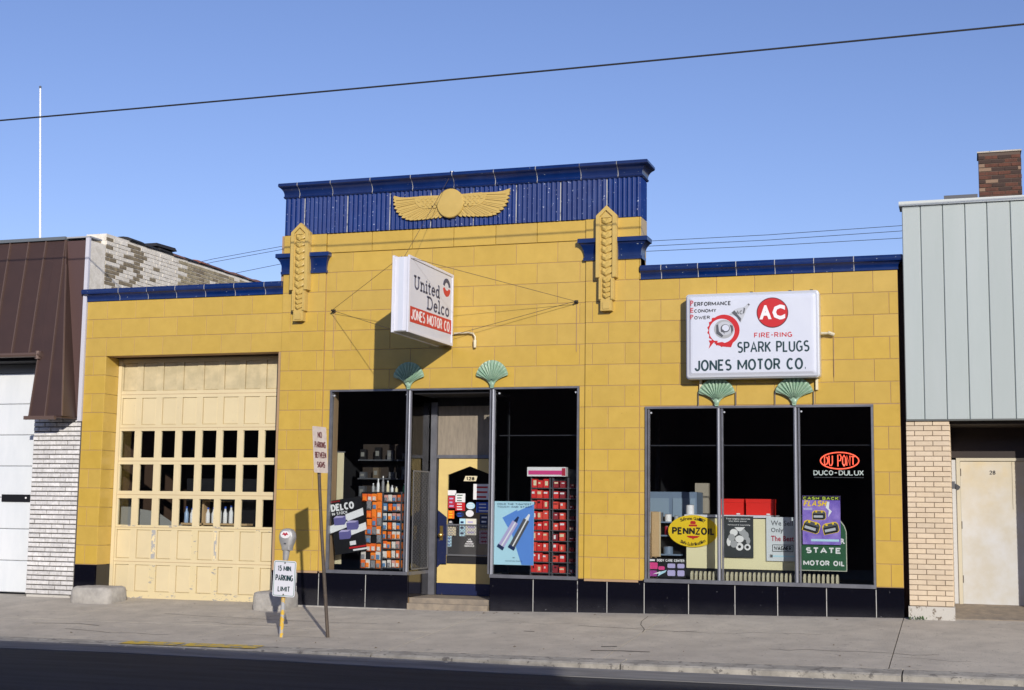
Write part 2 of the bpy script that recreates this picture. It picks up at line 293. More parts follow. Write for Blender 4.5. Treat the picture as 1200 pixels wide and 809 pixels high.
# ------------------------------------------------------------------ ground, pavement, kerb, road
def zwall(X): return lerp([-8, 4.4, 6.5, 9.36, 12.9, 18], [-.05, -.025, -.01, .046, .11, .15], X)
def zkerb(X): return -.2585 + .0095 * (max(-12, min(26, X)) - 4.3)
def zroad(X): return zkerb(X) - lerp([0, 4, 7, 9, 13], [.03, .03, .06, .085, .10], X)
KY = -3.73
def zpave(X, y): return zwall(X) + (zkerb(X) - zwall(X)) * min(1, max(0, -y) / 3.9)
def sheet(name, material, xs, ys, zf, parent=None, thick=.25, **pr):
    q = MB(); nx, ny = len(xs), len(ys)
    vs = [(x, y, zf(x, y)) for y in ys for x in xs]; fs = [(j * nx + i, j * nx + i + 1, (j + 1) * nx + i + 1, (j + 1) * nx + i) for j in range(ny - 1) for i in range(nx - 1)]
    q.add(vs, fs)
    if thick:
        per = [(x, ys[0]) for x in xs] + [(xs[-1], y) for y in ys[1:]] + [(x, ys[-1]) for x in xs[-2::-1]] + [(xs[0], y) for y in ys[-2:0:-1]]
        n = len(per); q.add([(x, y, zf(x, y)) for x, y in per] + [(x, y, zf(x, y) - thick) for x, y in per], [(i, i + n, (i + 1) % n + n, (i + 1) % n) for i in range(n)])
    return q.build(name, material, parent, **pr)
def rng(a, b, n): return [a + (b - a) * i / n for i in range(n + 1)]
box('ground', EARTH, None, -900, 900, -900, 900, -3.0, -.80, kind='structure')
XS = [-60, -30, -12, -8, -4, 0, 2, 4, 5.5, 7, 9, 11, 13, 15, 18, 26, 60]
sheet('road', ASPH, XS, [-15.6, -12, -8, -4.75], lambda x, y: zroad(x) + .03 * (y + 4.5) * 0 + .004, thick=.35, kind='structure')
sheet('gutter', GUT, XS, [-4.78, -4.4, -4.04], lambda x, y: zroad(x) + .010 + .01 * (y + 4.78), thick=.3, kind='structure')
sheet('road_base', mat('dark_joint_filler', (.06, .055, .05), .95), XS, [-4.1, -3.75, -3, -2, -1, 0, 3.2], lambda x, y: zpave(x, y) - .02 if y > -3.78 else zroad(x) - .1, thick=.3, kind='structure')
pave = bpy.data.objects.new('pavement', None); COL.objects.link(pave); pave['kind'] = 'structure'; WLOC['pavement'] = Vector((0, 0, 0))
jx = [-60, -30, -16, -10.6, -7.6, -4.6, -1.65, 1.3, 4.2, 7.08, 9.73, 12.85, 15.8, 18.7, 30, 60]
for a, b in zip(jx[:-1], jx[1:]):
    rows = [(KY, -2.2), (-2.2, .0)] if b < 7.5 else [(KY, .0)]
    for y0, y1 in rows:
        y1e = 1.2 if (y1 == 0 and a > 12.8) else (.45 if y1 == 0 and b < 4.3 and a > -12 else (.05 if y1 == 0 else y1))
        xs = rng(a + .006, b - .006, 4); ys = rng(y0 + .006, y1 - (.006 if y1 < 0 else 0), 4)
        if y1e > y1: ys.append(y1e)
        sheet('slab', CONC, xs, ys, lambda x, y: zpave(x, min(y, 0)), pave, thick=.06)
# thin cracks that wander over the slabs, litter and stains
def crack(pts, wd=.009):
    q = MB()
    for (a, b) in zip(pts[:-1], pts[1:]):
        d = Vector((b[0] - a[0], b[1] - a[1])).normalized(); n = Vector((-d.y, d.x)) * wd / 2
        P = [(a[0] - n.x, a[1] - n.y), (b[0] - n.x, b[1] - n.y), (b[0] + n.x, b[1] + n.y), (a[0] + n.x, a[1] + n.y)]
        q.add([(x, y, zpave(x, y) + .003) for x, y in P], [(0, 1, 2, 3)])
    return q.build('crack', mat('dark_joint_filler', (.06, .055, .05), .95), pave)
crack([(9.48, -.3), (9.5, -.8), (9.56, -1.1), (9.70, -1.5), (9.73, -1.75)]); crack([(8.2, -1.9), (8.35, -1.92)], .03)
crack([(9.45, -3.25), (9.8, -3.2), (10.15, -3.22)], .035); crack([(9.5, -2.95), (9.68, -2.9)], .04)
crack([(2.5, -1.3), (3.1, -1.42), (4.1, -1.5), (5.2, -1.62), (6.0, -1.58)], .012); crack([(1.2, -2.6), (1.9, -2.5), (2.3, -2.62)], .02)
for a, b, pr_ in [(x, x + 3.0, 0) for x in (-11, -8, -5, -2, 1)] + [(4.0, 7.0, 0), (7.0, 10.0, 0), (10.0, 13.0, 0), (13.0, 16.0, 0), (16.0, 19.0, 0)]:
    xs = rng(a + .008, b - .008, 6); q = MB()
    rings = [[(x, KY - .004, zkerb(x) - .3), (x, KY - .004, zpave(x, KY)), (x, -4.02, zkerb(x) - .006), (x, -4.05, zkerb(x) - .024), (x, -4.065, zkerb(x) - .3)] for x in xs]
    q.loft(rings); q.build('kerb_stone', KERBM, pave)
q = MB()
for a, b in ((3.55, 4.35), (4.42, 5.45)):
    xs = rng(a, b, 5); q.add([(x, y, (zkerb(x) if y < -4 else zpave(x, KY)) + .004) for y in (-4.015, KY - .01) for x in xs], [(i, i + 1, 7 + i, 6 + i) for i in range(5)])
q.build('kerb_paint', YKERB, pave)
for _ in range(46):     # grit and crumbled bits in the gutter
    x = random.uniform(3, 14); y = -4.1 - abs(random.gauss(0, .12)); r = random.uniform(.012, .035)
    if random.random() < .35: q2 = MB().loft([[(x + r * s * math.cos(t), y + r * s * math.sin(t), zroad(x) + .012 + h) for t in (0, 1.3, 2.4, 3.6, 5)] for s, h in ((1, -.01), (.9, r * .4), (.4, r * .7))]); 
    else: continue
    if 'grit' not in globals(): grit = MB()
    grit.add(q2.v, q2.f)
grit.build('loose_grit', KERBM, None, kind='stuff')
for sd in range(9):
    random.seed(100 + sd); x = 2.0 + sd * 1.35; y = random.uniform(-3.3, -1.0); P = [(x, y)]
    for _ in range(random.randint(4, 7)): x += random.uniform(.12, .4); y += random.uniform(-.12, .10); P.append((x, min(-.2, max(-3.6, y))))
    crack(P, random.uniform(.005, .012))
random.seed(21); lt = MB()
for _ in range(40):
    x = random.uniform(1.5, 13.5); y = random.choice([random.uniform(-3.7, -3.2), random.uniform(-3.6, -.2), random.uniform(-.35, -.08)]); a = random.uniform(0, 3); l = random.uniform(.015, .05)
    lt.add([(x, y, zpave(x, y) + .004), (x + l * math.cos(a), y + l * math.sin(a), zpave(x, y) + .006), (x + l * math.cos(a + .8), y + l * math.sin(a + .8), zpave(x, y) + .014)], [(0, 1, 2)])
lt.build('leaf_litter', mat('dry_leaf_litter', (.16, .12, .08), .9), None, kind='stuff')
random.seed(8)
# far pavement and the block across the street that shades the road
sheet('far_pavement', CONC, [-60, 0, 30, 60], [-21.6, -18, -15.6], lambda x, y: zroad(x) + .14, thick=.4, kind='structure')

def far_block(x0, x1, h, label):
    t = thing('brick_building', (x0, -21.6, -.2), label, 'building')
    box('wall', OPPB, t, x0, x1, -34, -21.6, -.3, h)
    box('coping', CONC, t, x0, x1, -21.68, -21.3, h + .002, h + .10)
    n = int((x1 - x0) / 3.2)
    for i in range(n):
        a = x0 + .8 + i * 3.2; f = box('window', DKW, t, a, a + 1.9, -21.64, -21.55, .7, 3.1); box('pane', DARK, f, a + .08, a + 1.82, -21.66, -21.641, .78, 3.02)
far_block(-40, 19.25, 6.08, 'long dark brick building across the street whose shadow covers the road')
far_block(19.27, 46, 5.66, 'slightly lower brick building across the street past the long dark one')

# ------------------------------------------------------------------ THE YELLOW TILED BUILDING
B = thing('tiled_shop_building', (6.4, 0, 0), 'yellow glazed tile shop with blue cornice, stepped centre and garage door', 'building')
H = .305
def kz(k): return .5 + H * k
G = .0035
def row(k, xs, yf=0.0, z0=None, z1=None, m_=YEL, name='tile', depth=.02):
    a = kz(k) if z0 is None else z0; b = kz(k + 1) if z1 is None else z1
    for x0, x1 in zip(xs[:-1], xs[1:]): piece(name, m_, B, x0 + G, x1 - G, yf, yf + depth, a + G, b - G, .004, .0008)
# backing walls (rear of the tiles), with openings left free
wb = MB(); gy = .007
for x0, x1, z0, z1 in [(0, .40, -.3, 4.76), (.40, 3.53, 3.86, 4.76), (3.53, 4.45, -.3, 5.69), (4.45, 8.395, 3.245, 5.69), (8.395, 9.37, -.3, 4.76), (8.395, 9.30, 4.76, 5.69),
                       (9.37, 12.505, 2.935, 4.76), (12.505, 12.86, -.3, 4.76), (9.37, 12.505, -.3, .47), (4.45, 5.78, -.3, .47), (7.08, 8.395, -.3, .47)]:
    wb.box(x0, x1, gy, .28, z0, z1)
wb.build('front_wall', GROUT, B)
pb = MB()
for x0, x1 in ((3.59, 4.315), (8.49, 9.275)): MB().box(x0, x1, -.023, .006, .47, 5.69).build('pilaster_core', GROUT, B)
# left wing
LA = [.385, .92, 1.45, 1.98, 2.51, 3.04, 3.585]; LB = [.12, .66, 1.18, 1.70, 2.23, 2.76, 3.29, 3.585]
row(13, [0, .385] + LA[1:], z1=4.765); row(12, [0] + LB); row(11, [0, .395] + LA[1:])
for k in range(11): row(k, [0, .40] if k % 2 else [0, .17, .40])
# garage jamb returns
for k in range(11):
    for x0, x1, cc in ((.393, .405, 1), (3.525, 3.537, 0)):
        pass
gj = MB()
for k in range(11):
    nm = 'tile'
    q = MB().box(.396, .408, .004, .36, kz(k) + G, kz(k + 1) - G); q.build(nm, YEL, B)
box('black_jamb_tile', BLK, B, .396, .408, .004, .36, -.08, .5 - G); 
# tower left pilaster and panel
for k in range(16):
    if k == 15: continue
    row(k, [3.585, 3.95, 4.32] if k % 2 else [3.585, 3.73, 4.20, 4.32], yf=-.03, depth=.03)
    row(k, [8.485, 8.83, 9.285] if k % 2 else [8.485, 8.59, 9.075, 9.285], yf=-.03, depth=.03)
for k in range(9): row(k, [4.32, 4.45]); row(k, [8.395, 8.485])
for k in range(8): row(k, [9.285, 9.37]); row(k, [12.505, 12.86] if k % 2 else [12.505, 12.70, 12.86])
for k in range(9, 16):
    row(k, [4.32, 4.76, 5.41, 6.07, 6.74, 7.41, 8.05, 8.485] if k % 2 else [4.32, 4.49, 5.08, 5.75, 6.42, 7.09, 7.735, 8.39, 8.485])
row(16, [4.32, 5.08, 5.75, 6.42, 7.09, 7.735, 8.485], yf=-.016, z1=5.685, depth=.03)
row(15, [3.585, 3.95, 4.32], yf=-.03, depth=.03); row(15, [8.485, 8.83, 9.285], yf=-.03, depth=.03)
row(16, [3.585, 4.32], yf=-.042, z1=5.685, depth=.04); row(16, [8.485, 9.285], yf=-.042, z1=5.685, depth=.04)
# tower right return above the wing, and end wall of the right wing
for k in (14, 15): MB().box(9.288, 9.300, -.028, .34, kz(k) + G, min(kz(k + 1), 5.685) - G).build('tile', YEL, B)
MB().box(9.288, 9.312, -.04, .34, kz(16) + G, 5.68).build('tile', YEL, B)
# right wing
RA = [9.285, 9.86, 10.39, 10.925, 11.46, 11.99, 12.53, 12.86]; RB = [9.285, 9.59, 10.13, 10.66, 11.19, 11.74, 12.262, 12.738, 12.86]
for k in range(8, 14): row(k, RA if k % 2 else RB, z0=2.945 if k == 8 else None, z1=4.765 if k == 13 else None)
# sides, roof, rear
box('gap_filler', mat('brown_common_brick', (.10, .055, .035), .9, bump=.4), B, 12.862, 12.932, .16, .30, -.3, 4.93)
sw = MB(); sw.box(0.0, .25, .281, 10.5, -.3, 4.55); sw.box(12.60, 12.855, .281, 10.5, -.3, 4.60); sw.box(.251, 12.599, 10.2, 10.5, -.3, 4.5)
sw.box(3.6, 3.75, .281, .36, 4.5, 5.68); sw.box(3.62, 9.286, .281, .338, 4.62, 5.68); sw.build('side_wall', mat('brown_common_brick', (.10, .055, .035), .9, bump=.4), B)
box('roof', ROOF, B, .01, 12.84, .283, 10.48, 4.50, 4.60)
# inside: dark rooms
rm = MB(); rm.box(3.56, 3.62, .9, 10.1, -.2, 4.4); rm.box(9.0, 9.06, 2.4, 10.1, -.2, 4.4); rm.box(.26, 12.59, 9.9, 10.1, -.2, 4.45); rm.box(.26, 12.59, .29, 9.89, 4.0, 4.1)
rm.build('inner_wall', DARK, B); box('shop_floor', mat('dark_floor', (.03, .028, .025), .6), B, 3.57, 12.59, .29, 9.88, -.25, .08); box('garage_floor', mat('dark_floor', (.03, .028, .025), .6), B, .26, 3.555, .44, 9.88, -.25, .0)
bk = MB(); bk.box(3.63, 8.98, 4.6, 4.7, .09, 3.95); bk.box(9.07, 12.58, 6.0, 6.1, .09, 3.95); bk.build('panelled_partition', DKW, B)
# cornices, cut into blocks with pale joints
def cornice(x0, x1, joints, yf, yb, prof, L, R):
    MB().moulding(x0 + .004, x1 - .004, yf, yb - .004, prof, L, R, ins=.006).build('cornice_joint', WGROUT, B)
    xs = [x0] + joints + [x1]
    for i, (a, b) in enumerate(zip(xs[:-1], xs[1:])):
        MB().moulding(a + (0 if i == 0 else .006), b - (0 if i == len(xs) - 2 else .006), yf, yb, [(z, e) for z, e in prof], L if i == 0 else 0, R if i == len(xs) - 2 else 0).build('cornice_block', BLUC, B, smooth=True)
P1 = [(6.275, .02), (6.295, .035), (6.305, .03), (6.315, .018), (6.35, .022), (6.38, .035), (6.41, .06), (6.43, .09), (6.44, .115), (6.455, .13), (6.485, .13), (6.50, .12)]
cornice(3.585, 9.31, [3.843, 4.412, 5.084, 5.753, 6.426, 7.088, 7.743, 8.415, 8.973], -.035, .34, P1, .55, .95)
P2 = [(4.768, .015), (4.80, .012), (4.83, .018), (4.855, .03), (4.875, .055), (4.885, .075), (4.92, .08), (4.95, .078), (4.965, .065)]
cornice(0.0, 3.584, [.62, 1.152, 1.678, 2.208, 2.741, 3.276], 0, .30, P2, 1, 0)
cornice(9.302, 12.86, [9.608, 10.137, 10.678, 11.217, 11.752, 12.288], 0, .30, P2, 0, 1)
# fluted blue band
box('band_core', WGROUT, B, 3.60, 9.30, -.028, .335, 5.692, 6.272)
fx = [3.585, 3.925, 4.66, 5.373, 6.047, 6.737, 7.411, 8.097, 8.80, 9.31]
for a, b in zip(fx[:-1], fx[1:]):
    a += .007; b -= .007; n = max(3, round((b - a) / .0755)); pw = (b - a) / n; pts = []
    for i in range(n):
        for t in (0, .1, .28, .5, .72, .9): pts.append((a + pw * (i + t), -.034 - .016 * math.sin(math.pi * min(1, max(0, (t - .1) / .8))) if t else -.030))
    pts.append((b, -.030)); pts += [(b, -.020), (a, -.020)]
    MB().loft([[(x, y, z) for x, y in pts] for z in (5.688, 6.276)]).build('fluted_panel', BLU, B)
sd = []
for i in range(5):
    for t in (0, .1, .28, .5, .72, .9): sd.append((9.302 + .018 * math.sin(math.pi * min(1, max(0, (t - .1) / .8))), -.028 + .0726 * (i + t)))
sd += [(9.302, .335), (9.295, .335), (9.295, -.028)]
MB().loft([[(x, y, z) for x, y in sd] for z in (5.688, 6.276)]).build('fluted_panel', BLU, B)
# capitals of the pilasters
P3 = [(5.065, .02), (5.07, .04), (5.11, .042), (5.115, .022), (5.16, .024), (5.21, .034), (5.26, .055), (5.30, .085), (5.32, .11), (5.325, .13), (5.385, .13), (5.39, .12)]
MB().moulding(3.587, 4.316, -.034, -.002, P3, .82, .62, fsc=.62).build('pilaster_capital', BLUC, B, smooth=True)
MB().moulding(8.488, 9.288, -.034, .20, P3, .82, 1.0, fsc=.62).build('pilaster_capital', BLUC, B, smooth=True)
# pendants on the pilasters
for cx in (3.915, 8.82):
    F = front(-.034); q = MB()
    out = [(cx, 5.86), (cx - .155, 5.71), (cx - .155, 4.80), (cx - .112, 4.79), (cx - .112, 4.475), (cx - .083, 4.465), (cx - .083, 4.315), (cx + .083, 4.315), (cx + .083, 4.465), (cx + .112, 4.475), (cx + .112, 4.79), (cx + .155, 4.80), (cx + .155, 5.71)]
    q.prism(out, F, 0, .098)
    body = q.build('pilaster_pendant', YELO, B)
    q = MB(); F2 = front(-.132)     # raised rim
    for s in (-1, 1):
        q.prism([(cx + s * .095, 4.80), (cx + s * .150, 4.80), (cx + s * .150, 5.705), (cx, 5.845), (cx, 5.785), (cx + s * .095, 5.69)], F2, 0, .028)
        q.prism([(cx + s * .072, 4.48), (cx + s * .105, 4.48), (cx + s * .105, 4.785), (cx + s * .072, 4.785)], F2, 0, .022)
    q.build('rim', YELO, body)
    q = MB()
    def scale_at(z, w, h):
        ring = []
        for k, (dz, dy) in enumerate(((0, .0), (.2 * h, .030), (.55 * h, .038), (h, .012))):
            ring.append([(cx - w, -.132, z + dz + .3 * w), (cx - w * .5, -.132 - dy, z + dz + .05 * w), (cx, -.132 - dy * 1.25, z + dz - .25 * w), (cx + w * .5, -.132 - dy, z + dz + .05 * w), (cx + w, -.132, z + dz + .3 * w), (cx + w, -.12, z + dz + .3 * w), (cx - w, -.12, z + dz + .3 * w)])
        q.loft(ring)
    for i in range(8): scale_at(4.83 + i * .107, .085, .098)
    for i in range(4): scale_at(4.50 + i * .074, .062, .068)
    q.prism([(cx - .07, 5.67), (cx + .07, 5.67), (cx, 5.76)], F2, 0, .03); q.box(cx - .05, cx + .05, -.147, -.13, 4.34, 4.44); q.box(cx - .083, cx + .083, -.14, -.132, 4.316, 4.335)
    q.build('chevron_scales', YELO, body)
# winged disc
wd = MB(); wd.loft([[(6.385 + r * math.cos(t), y, 6.035 + r * 1.04 * math.sin(t)) for t in rng(0, 2 * math.pi, 36)[:-1]][::-1] for r, y in ((.215, -.03), (.215, -.105), (.205, -.116), (.12, -.120), (.02, -.121))])
wroot = wd.build('winged_disc', YELO, B, smooth=True)
for s in (-1, 1):
    q = MB(); F = front(-.062); N_ = 15
    tips = [(.935, .085), (.93, .03), (.915, -.03), (.885, -.085), (.845, -.135), (.79, -.18), (.73, -.21), (.665, -.225), (.60, -.228), (.53, -.228), (.46, -.226), (.39, -.224), (.32, -.222), (.25, -.220), (.18, -.218)]
    roots = [(.33, .105), (.33, .085), (.34, .06), (.35, .03), (.36, .0), (.36, -.02), (.345, -.035), (.33, -.045), (.30, -.05), (.27, -.055), (.24, -.06), (.20, -.06), (.16, -.06), (.12, -.06), (.08, -.06)]
    for i, ((tx, tz), (rx, rz)) in enumerate(zip(tips, roots)):
        d = Vector((tx - rx, tz - rz)).normalized(); n = Vector((-d.y, d.x)); w1 = .040; w0 = .018
        T = Vector((tx, tz)); R_ = Vector((rx, rz))
        pts = [R_ - n * w0, T - n * w1 * .8 - d * .04, T - n * w1 * .3, T + n * w1 * .1, T + n * w1 * .8 - d * .045, R_ + n * w0]
        q.prism([(6.385 + s * p.x, 6.045 + p.y) for p in pts], F, -.02, .012 + .005 * (i % 2) + (N_ - i) * .0008)
        q.prism([(6.385 + s * p.x, 6.045 + p.y) for p in (R_ - n * .004, T - d * .05 - n * .004, T - d * .05 + n * .004, R_ + n * .004)], F, .012, .024 + (N_ - i) * .0008)
    q.prism([(6.385 + s * a, 6.045 + b) for a, b in [(.93, .165), (.94, .13), (.91, .065), (.6, .06), (.33, .06), (.33, .13), (.55, .128), (.72, .125), (.83, .135)]], F, -.02, .018)
    q.prism([(6.385 + s * a, 6.045 + b) for a, b in [(.05, .12), (.50, .13), (.585, .10), (.56, .02), (.50, -.04), (.42, -.07), (.33, -.06), (.26, .0), (.2, -.05), (.05, -.08)]], F, .0, .034)
    for j in range(5):
        for i in range(4 - j // 2): q.prism(ell(6.385 + s * (.25 + i * .075 + (j % 2) * .03), 6.135 - j * .035, .03, .022, 8), F, .03, .043)
    q.build('wing', YELO, wroot)
# black base tiles
def base_row(xs, z0f, zt, name='base_tile', yf=-.02):
    for a, b in zip(xs[:-1], xs[1:]): piece(name, BLK, B, a + .006, b - .006, yf, yf + .028, z0f - .0, zt, .004)
wg = MB()
for x0, x1 in ((0.01, .39), (3.54, 5.78), (7.08, 12.85)): wg.box(x0, x1, -.012, .006, -.12, .465)
wg.build('base_joint', WGROUT, B)
base_row([0, .40], -.09, .497); base_row([3.54, 3.968, 4.34], -.08, .497); base_row([4.34, 5.112, 5.80], -.06, .478)
base_row([7.07, 7.734, 8.393], -.05, .478); base_row([8.393, 8.825, 9.36], -.02, .497); base_row([9.36, 9.987, 10.629, 11.208, 11.859, 12.505], .0, .478); base_row([12.505, 12.87], .05, .497)
box('footing', STONE, B, 3.70, 5.80, -.10, -.021, -.20, -.012); box('footing', STONE, B, 7.06, 12.88, -.05, -.021, -.2, .0)
MB().box(5.782, 5.80, .012, .80, .16, .475).build('base_tile', BLK, B); box('bulkhead_core', WGROUT, B, 5.70, 5.781, .28, .80, -.2, .47)
# window frames
def hframe(x0, x1, z, parent, y0=-.03, y1=.05, h=.045): return MB().box(x0, x1, y0, y1, z, z + h).build('rail', ALU, parent)
def glaze(x0, x1, z0, z1, parent, y=.03): return box('pane', GLASS, parent, x0, x1, y, y + .006, z0, z1)
WL = MB().box(4.447, 8.40, -.028, .06, 3.218, 3.243).build('shop_window_frame', ALU, B)
for a, b in ((4.447, 5.79), (7.075, 8.40)):
    MB().box(a, b, -.045, .06, .478, .525).build('sill', ALU, WL)
for x, w in ((4.448, .028), (8.370, .028)): MB().box(x, x + w, -.026, .055, .5255, 3.217).build('jamb', ALU, WL)
for x in (5.762, 7.088):
    MB().loft([[(x + .026 * math.cos(t), .012 + .042 * math.sin(t), z) for t in rng(0, 2 * math.pi, 12)[:-1]] for z in (.526, 3.217)]).build('mullion', MUL, WL, smooth=True)
    MB().box(x - .055, x - .032, -.01, .05, .527, 3.216).build('glazing_bead', ALU, WL)
glaze(4.477, 5.735, .526, 3.217, WL); glaze(7.115, 8.369, .526, 3.217, WL)
for x in (4.50, 5.70, 7.17, 8.34): MB().loft([[(x + r * math.cos(t), y, 3.16 + r * math.sin(t)) for t in rng(0, 2 * math.pi, 8)[:-1]][::-1] for r, y in ((.014, .03), (.014, .015))]).build('corner_clip', ALUB, WL)
WR = MB().box(9.368, 12.51, -.028, .06, 2.905, 2.935).build('shop_window_frame', ALU, B)
MB().box(9.365, 12.51, -.05, .06, .478, .528).build('sill', ALU, WR)
for x in (9.370, 12.478): MB().box(x, x + .03, -.026, .055, .5285, 2.904).build('jamb', ALU, WR)
for x in (10.412, 11.467):
    MB().loft([[(x + .028 * math.cos(t), .012 + .042 * math.sin(t), z) for t in rng(0, 2 * math.pi, 12)[:-1]] for z in (.529, 2.904)]).build('mullion', MUL, WR, smooth=True)
    MB().box(x + .04, x + .06, -.01, .05, .53, 2.903).build('glazing_bead', ALU, WR)
MB().box(9.41, 9.43, -.01, .05, .53, 2.903).build('glazing_bead', ALU, WR)
for a, b in ((9.432, 10.383), (10.475, 11.438), (11.53, 12.477)): glaze(a, b, .53, 2.904, WR)
MB().box(9.40, 12.48, .036, .05, 2.38, 2.395).build('transom_bar', mat('dark_bronze', (.05, .05, .06), .4, metal=.5), WR); MB().box(7.12, 8.36, .2, .22, 2.54, 2.555).build('transom_bar', mat('dark_bronze', (.05,) * 3), WL)
for x in (9.45, 10.49, 11.55): MB().loft([[(x + r * math.cos(t), y, 2.85 + r * math.sin(t)) for t in rng(0, 2 * math.pi, 8)[:-1]][::-1] for r, y in ((.013, .03), (.013, .01))]).build('corner_clip', ALUB, WR)
# doorway: returns, lobby ceiling, transom, door
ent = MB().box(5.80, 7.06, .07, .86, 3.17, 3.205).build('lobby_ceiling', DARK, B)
RT = MB().box(5.765, 5.80, .06, .80, .476, .525).build('side_light', ALU, B); box('pane', GLASS, RT, 5.778, 5.784, .06, .78, .526, 3.10)
RT2 = MB().box(7.06, 7.095, .06, .80, .476, .525).build('side_light', ALU, B); box('pane', GLASS, RT2, 7.076, 7.082, .06, .78, .526, 3.10)
MB().box(7.062, 7.08, .02, .80, -.05, .475).build('base_tile', BLK, B)
mesh_q = MB()
def wire_guard(parent, fr, a0, a1, b0, b1, step=.045, r=.0035, smoothc=0):
    q = MB()
    n = int(((a1 - a0) + (b1 - b0)) / step) + 1
    for i in range(1, n):
        for s in (0, 1):
            c = i * step; p = (a0 + min(c, a1 - a0), b0 + max(0, c - (a1 - a0))); e = (a0 + max(0, c - (b1 - b0)), b0 + min(c, b1 - b0))
            if s: p = (a0 + a1 - p[0], p[1]); e = (a0 + a1 - e[0], e[1])
            ribbon(q, [p, e], r * 2, fr, .002 * s, .002 * s + .002)
    ribbon(q, [(a0, b0), (a1, b0)], .02, fr, 0, .008); ribbon(q, [(a0, b1), (a1, b1)], .02, fr, 0, .008); ribbon(q, [(a0, b0), (a0, b1)], .02, fr, 0, .008); ribbon(q, [(a1, b0), (a1, b1)], .02, fr, 0, .008)
    return q.build('wire_guard', WIRE, parent)
wire_guard(RT, (Vector((5.80, 0, 0)), Y_, Z_), .10, .74, .56, 2.02, .06, .002)
fp = MB(); fp.box(5.80, 5.90, .78, .87, .155, 3.10); fp.box(6.86, 7.06, .80, .87, .155, 3.10); fp.build('door_frame', ALU, B)
DF = MB().box(5.901, 6.859, .80, .86, 2.235, 2.285).build('transom_rail', ALU, B)
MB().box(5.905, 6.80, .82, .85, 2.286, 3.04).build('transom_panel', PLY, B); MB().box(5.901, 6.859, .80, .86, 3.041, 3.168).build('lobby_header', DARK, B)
box('doorstep', STEPM, B, 5.80, 7.06, .04, 1.0, -.3, .152); box('doorstep_edge', STEPM, B, 5.805, 7.055, -.06, .038, -.3, .075)
D = MB()
gl = [(6.09, .63), (6.80, .63), (6.80, 1.975), (6.445, 2.105), (6.09, 1.975)]
Fd = front(.80)
D.prism([(5.935, .61), (6.085, .61), (6.085, 2.225), (5.935, 2.225)], Fd, -.045, 0); D.prism([(6.805, .61), (6.855, .61), (6.855, 2.225), (6.805, 2.225)], Fd, -.045, 0)
D.prism([(6.085, 1.98), (6.445, 2.112), (6.445, 2.225), (6.085, 2.225)], Fd, -.045, 0); D.prism([(6.445, 2.112), (6.805, 1.98), (6.805, 2.225), (6.445, 2.225)], Fd, -.045, 0)
D.prism([(5.935, .60), (5.935, .335), (6.855, .335), (6.855, .628), (6.0, .628)], Fd, -.045, .0)
DR = D.build('shop_door', mat('yellow_door_paint', (.68, .52, .20), .45, col2=(.60, .45, .18), nscale=5, nmix=.7), B)
q = MB(); q.prism([(5.933, .56), (6.0, .625), (6.083, .625), (6.083, 1.33), (5.933, 1.44)], Fd, .001, .004); q.prism([(5.933, .16), (6.857, .16), (6.857, .335), (5.933, .335)], Fd, -.045, .002); q.build('blue_paint', NBLUE, DR)
q = MB(); q.prism([(6.087, .632), (6.803, .632), (6.803, .74), (6.087, .74)], Fd, -.03, .0); q.build('lower_panel', DARK, DR)
q = MB(); q.prism([(6.085, .741), (6.805, .741), (6.805, 1.98), (6.445, 2.11), (6.085, 1.98)], Fd, -.03, -.024); q.build('pane', GLASS, DR)
wire_guard(DR, front(.80), 6.095, 6.795, .76, 1.22, .045, .0025)
q = MB(); q.prism([(5.975, .98), (6.025, .98), (6.025, 1.2), (5.975, 1.2)], Fd, .004, .012); q.tube([(6.0, .78, 1.06), (6.0, .74, 1.06)], .014); q.loft([[(6.0 + r * math.cos(t), y, 1.06 + r * math.sin(t)) for t in rng(0, 2 * math.pi, 10)[:-1]][::-1] for r, y in ((.012, .755), (.03, .745), (.032, .725), (.015, .712))]); q.build('door_knob', BRASS, DR, smooth=True)
q = MB(); q.prism([(6.34, 1.885), (6.37, 1.965), (6.57, 1.965), (6.54, 1.885)], Fd, -.02, -.015); pl = q.build('number_plaque', CREAMP, DR)
text('128', Fd, 6.39, 1.90, 6.52, 1.95, BLACK, pl, c=-.013, bold=.02)
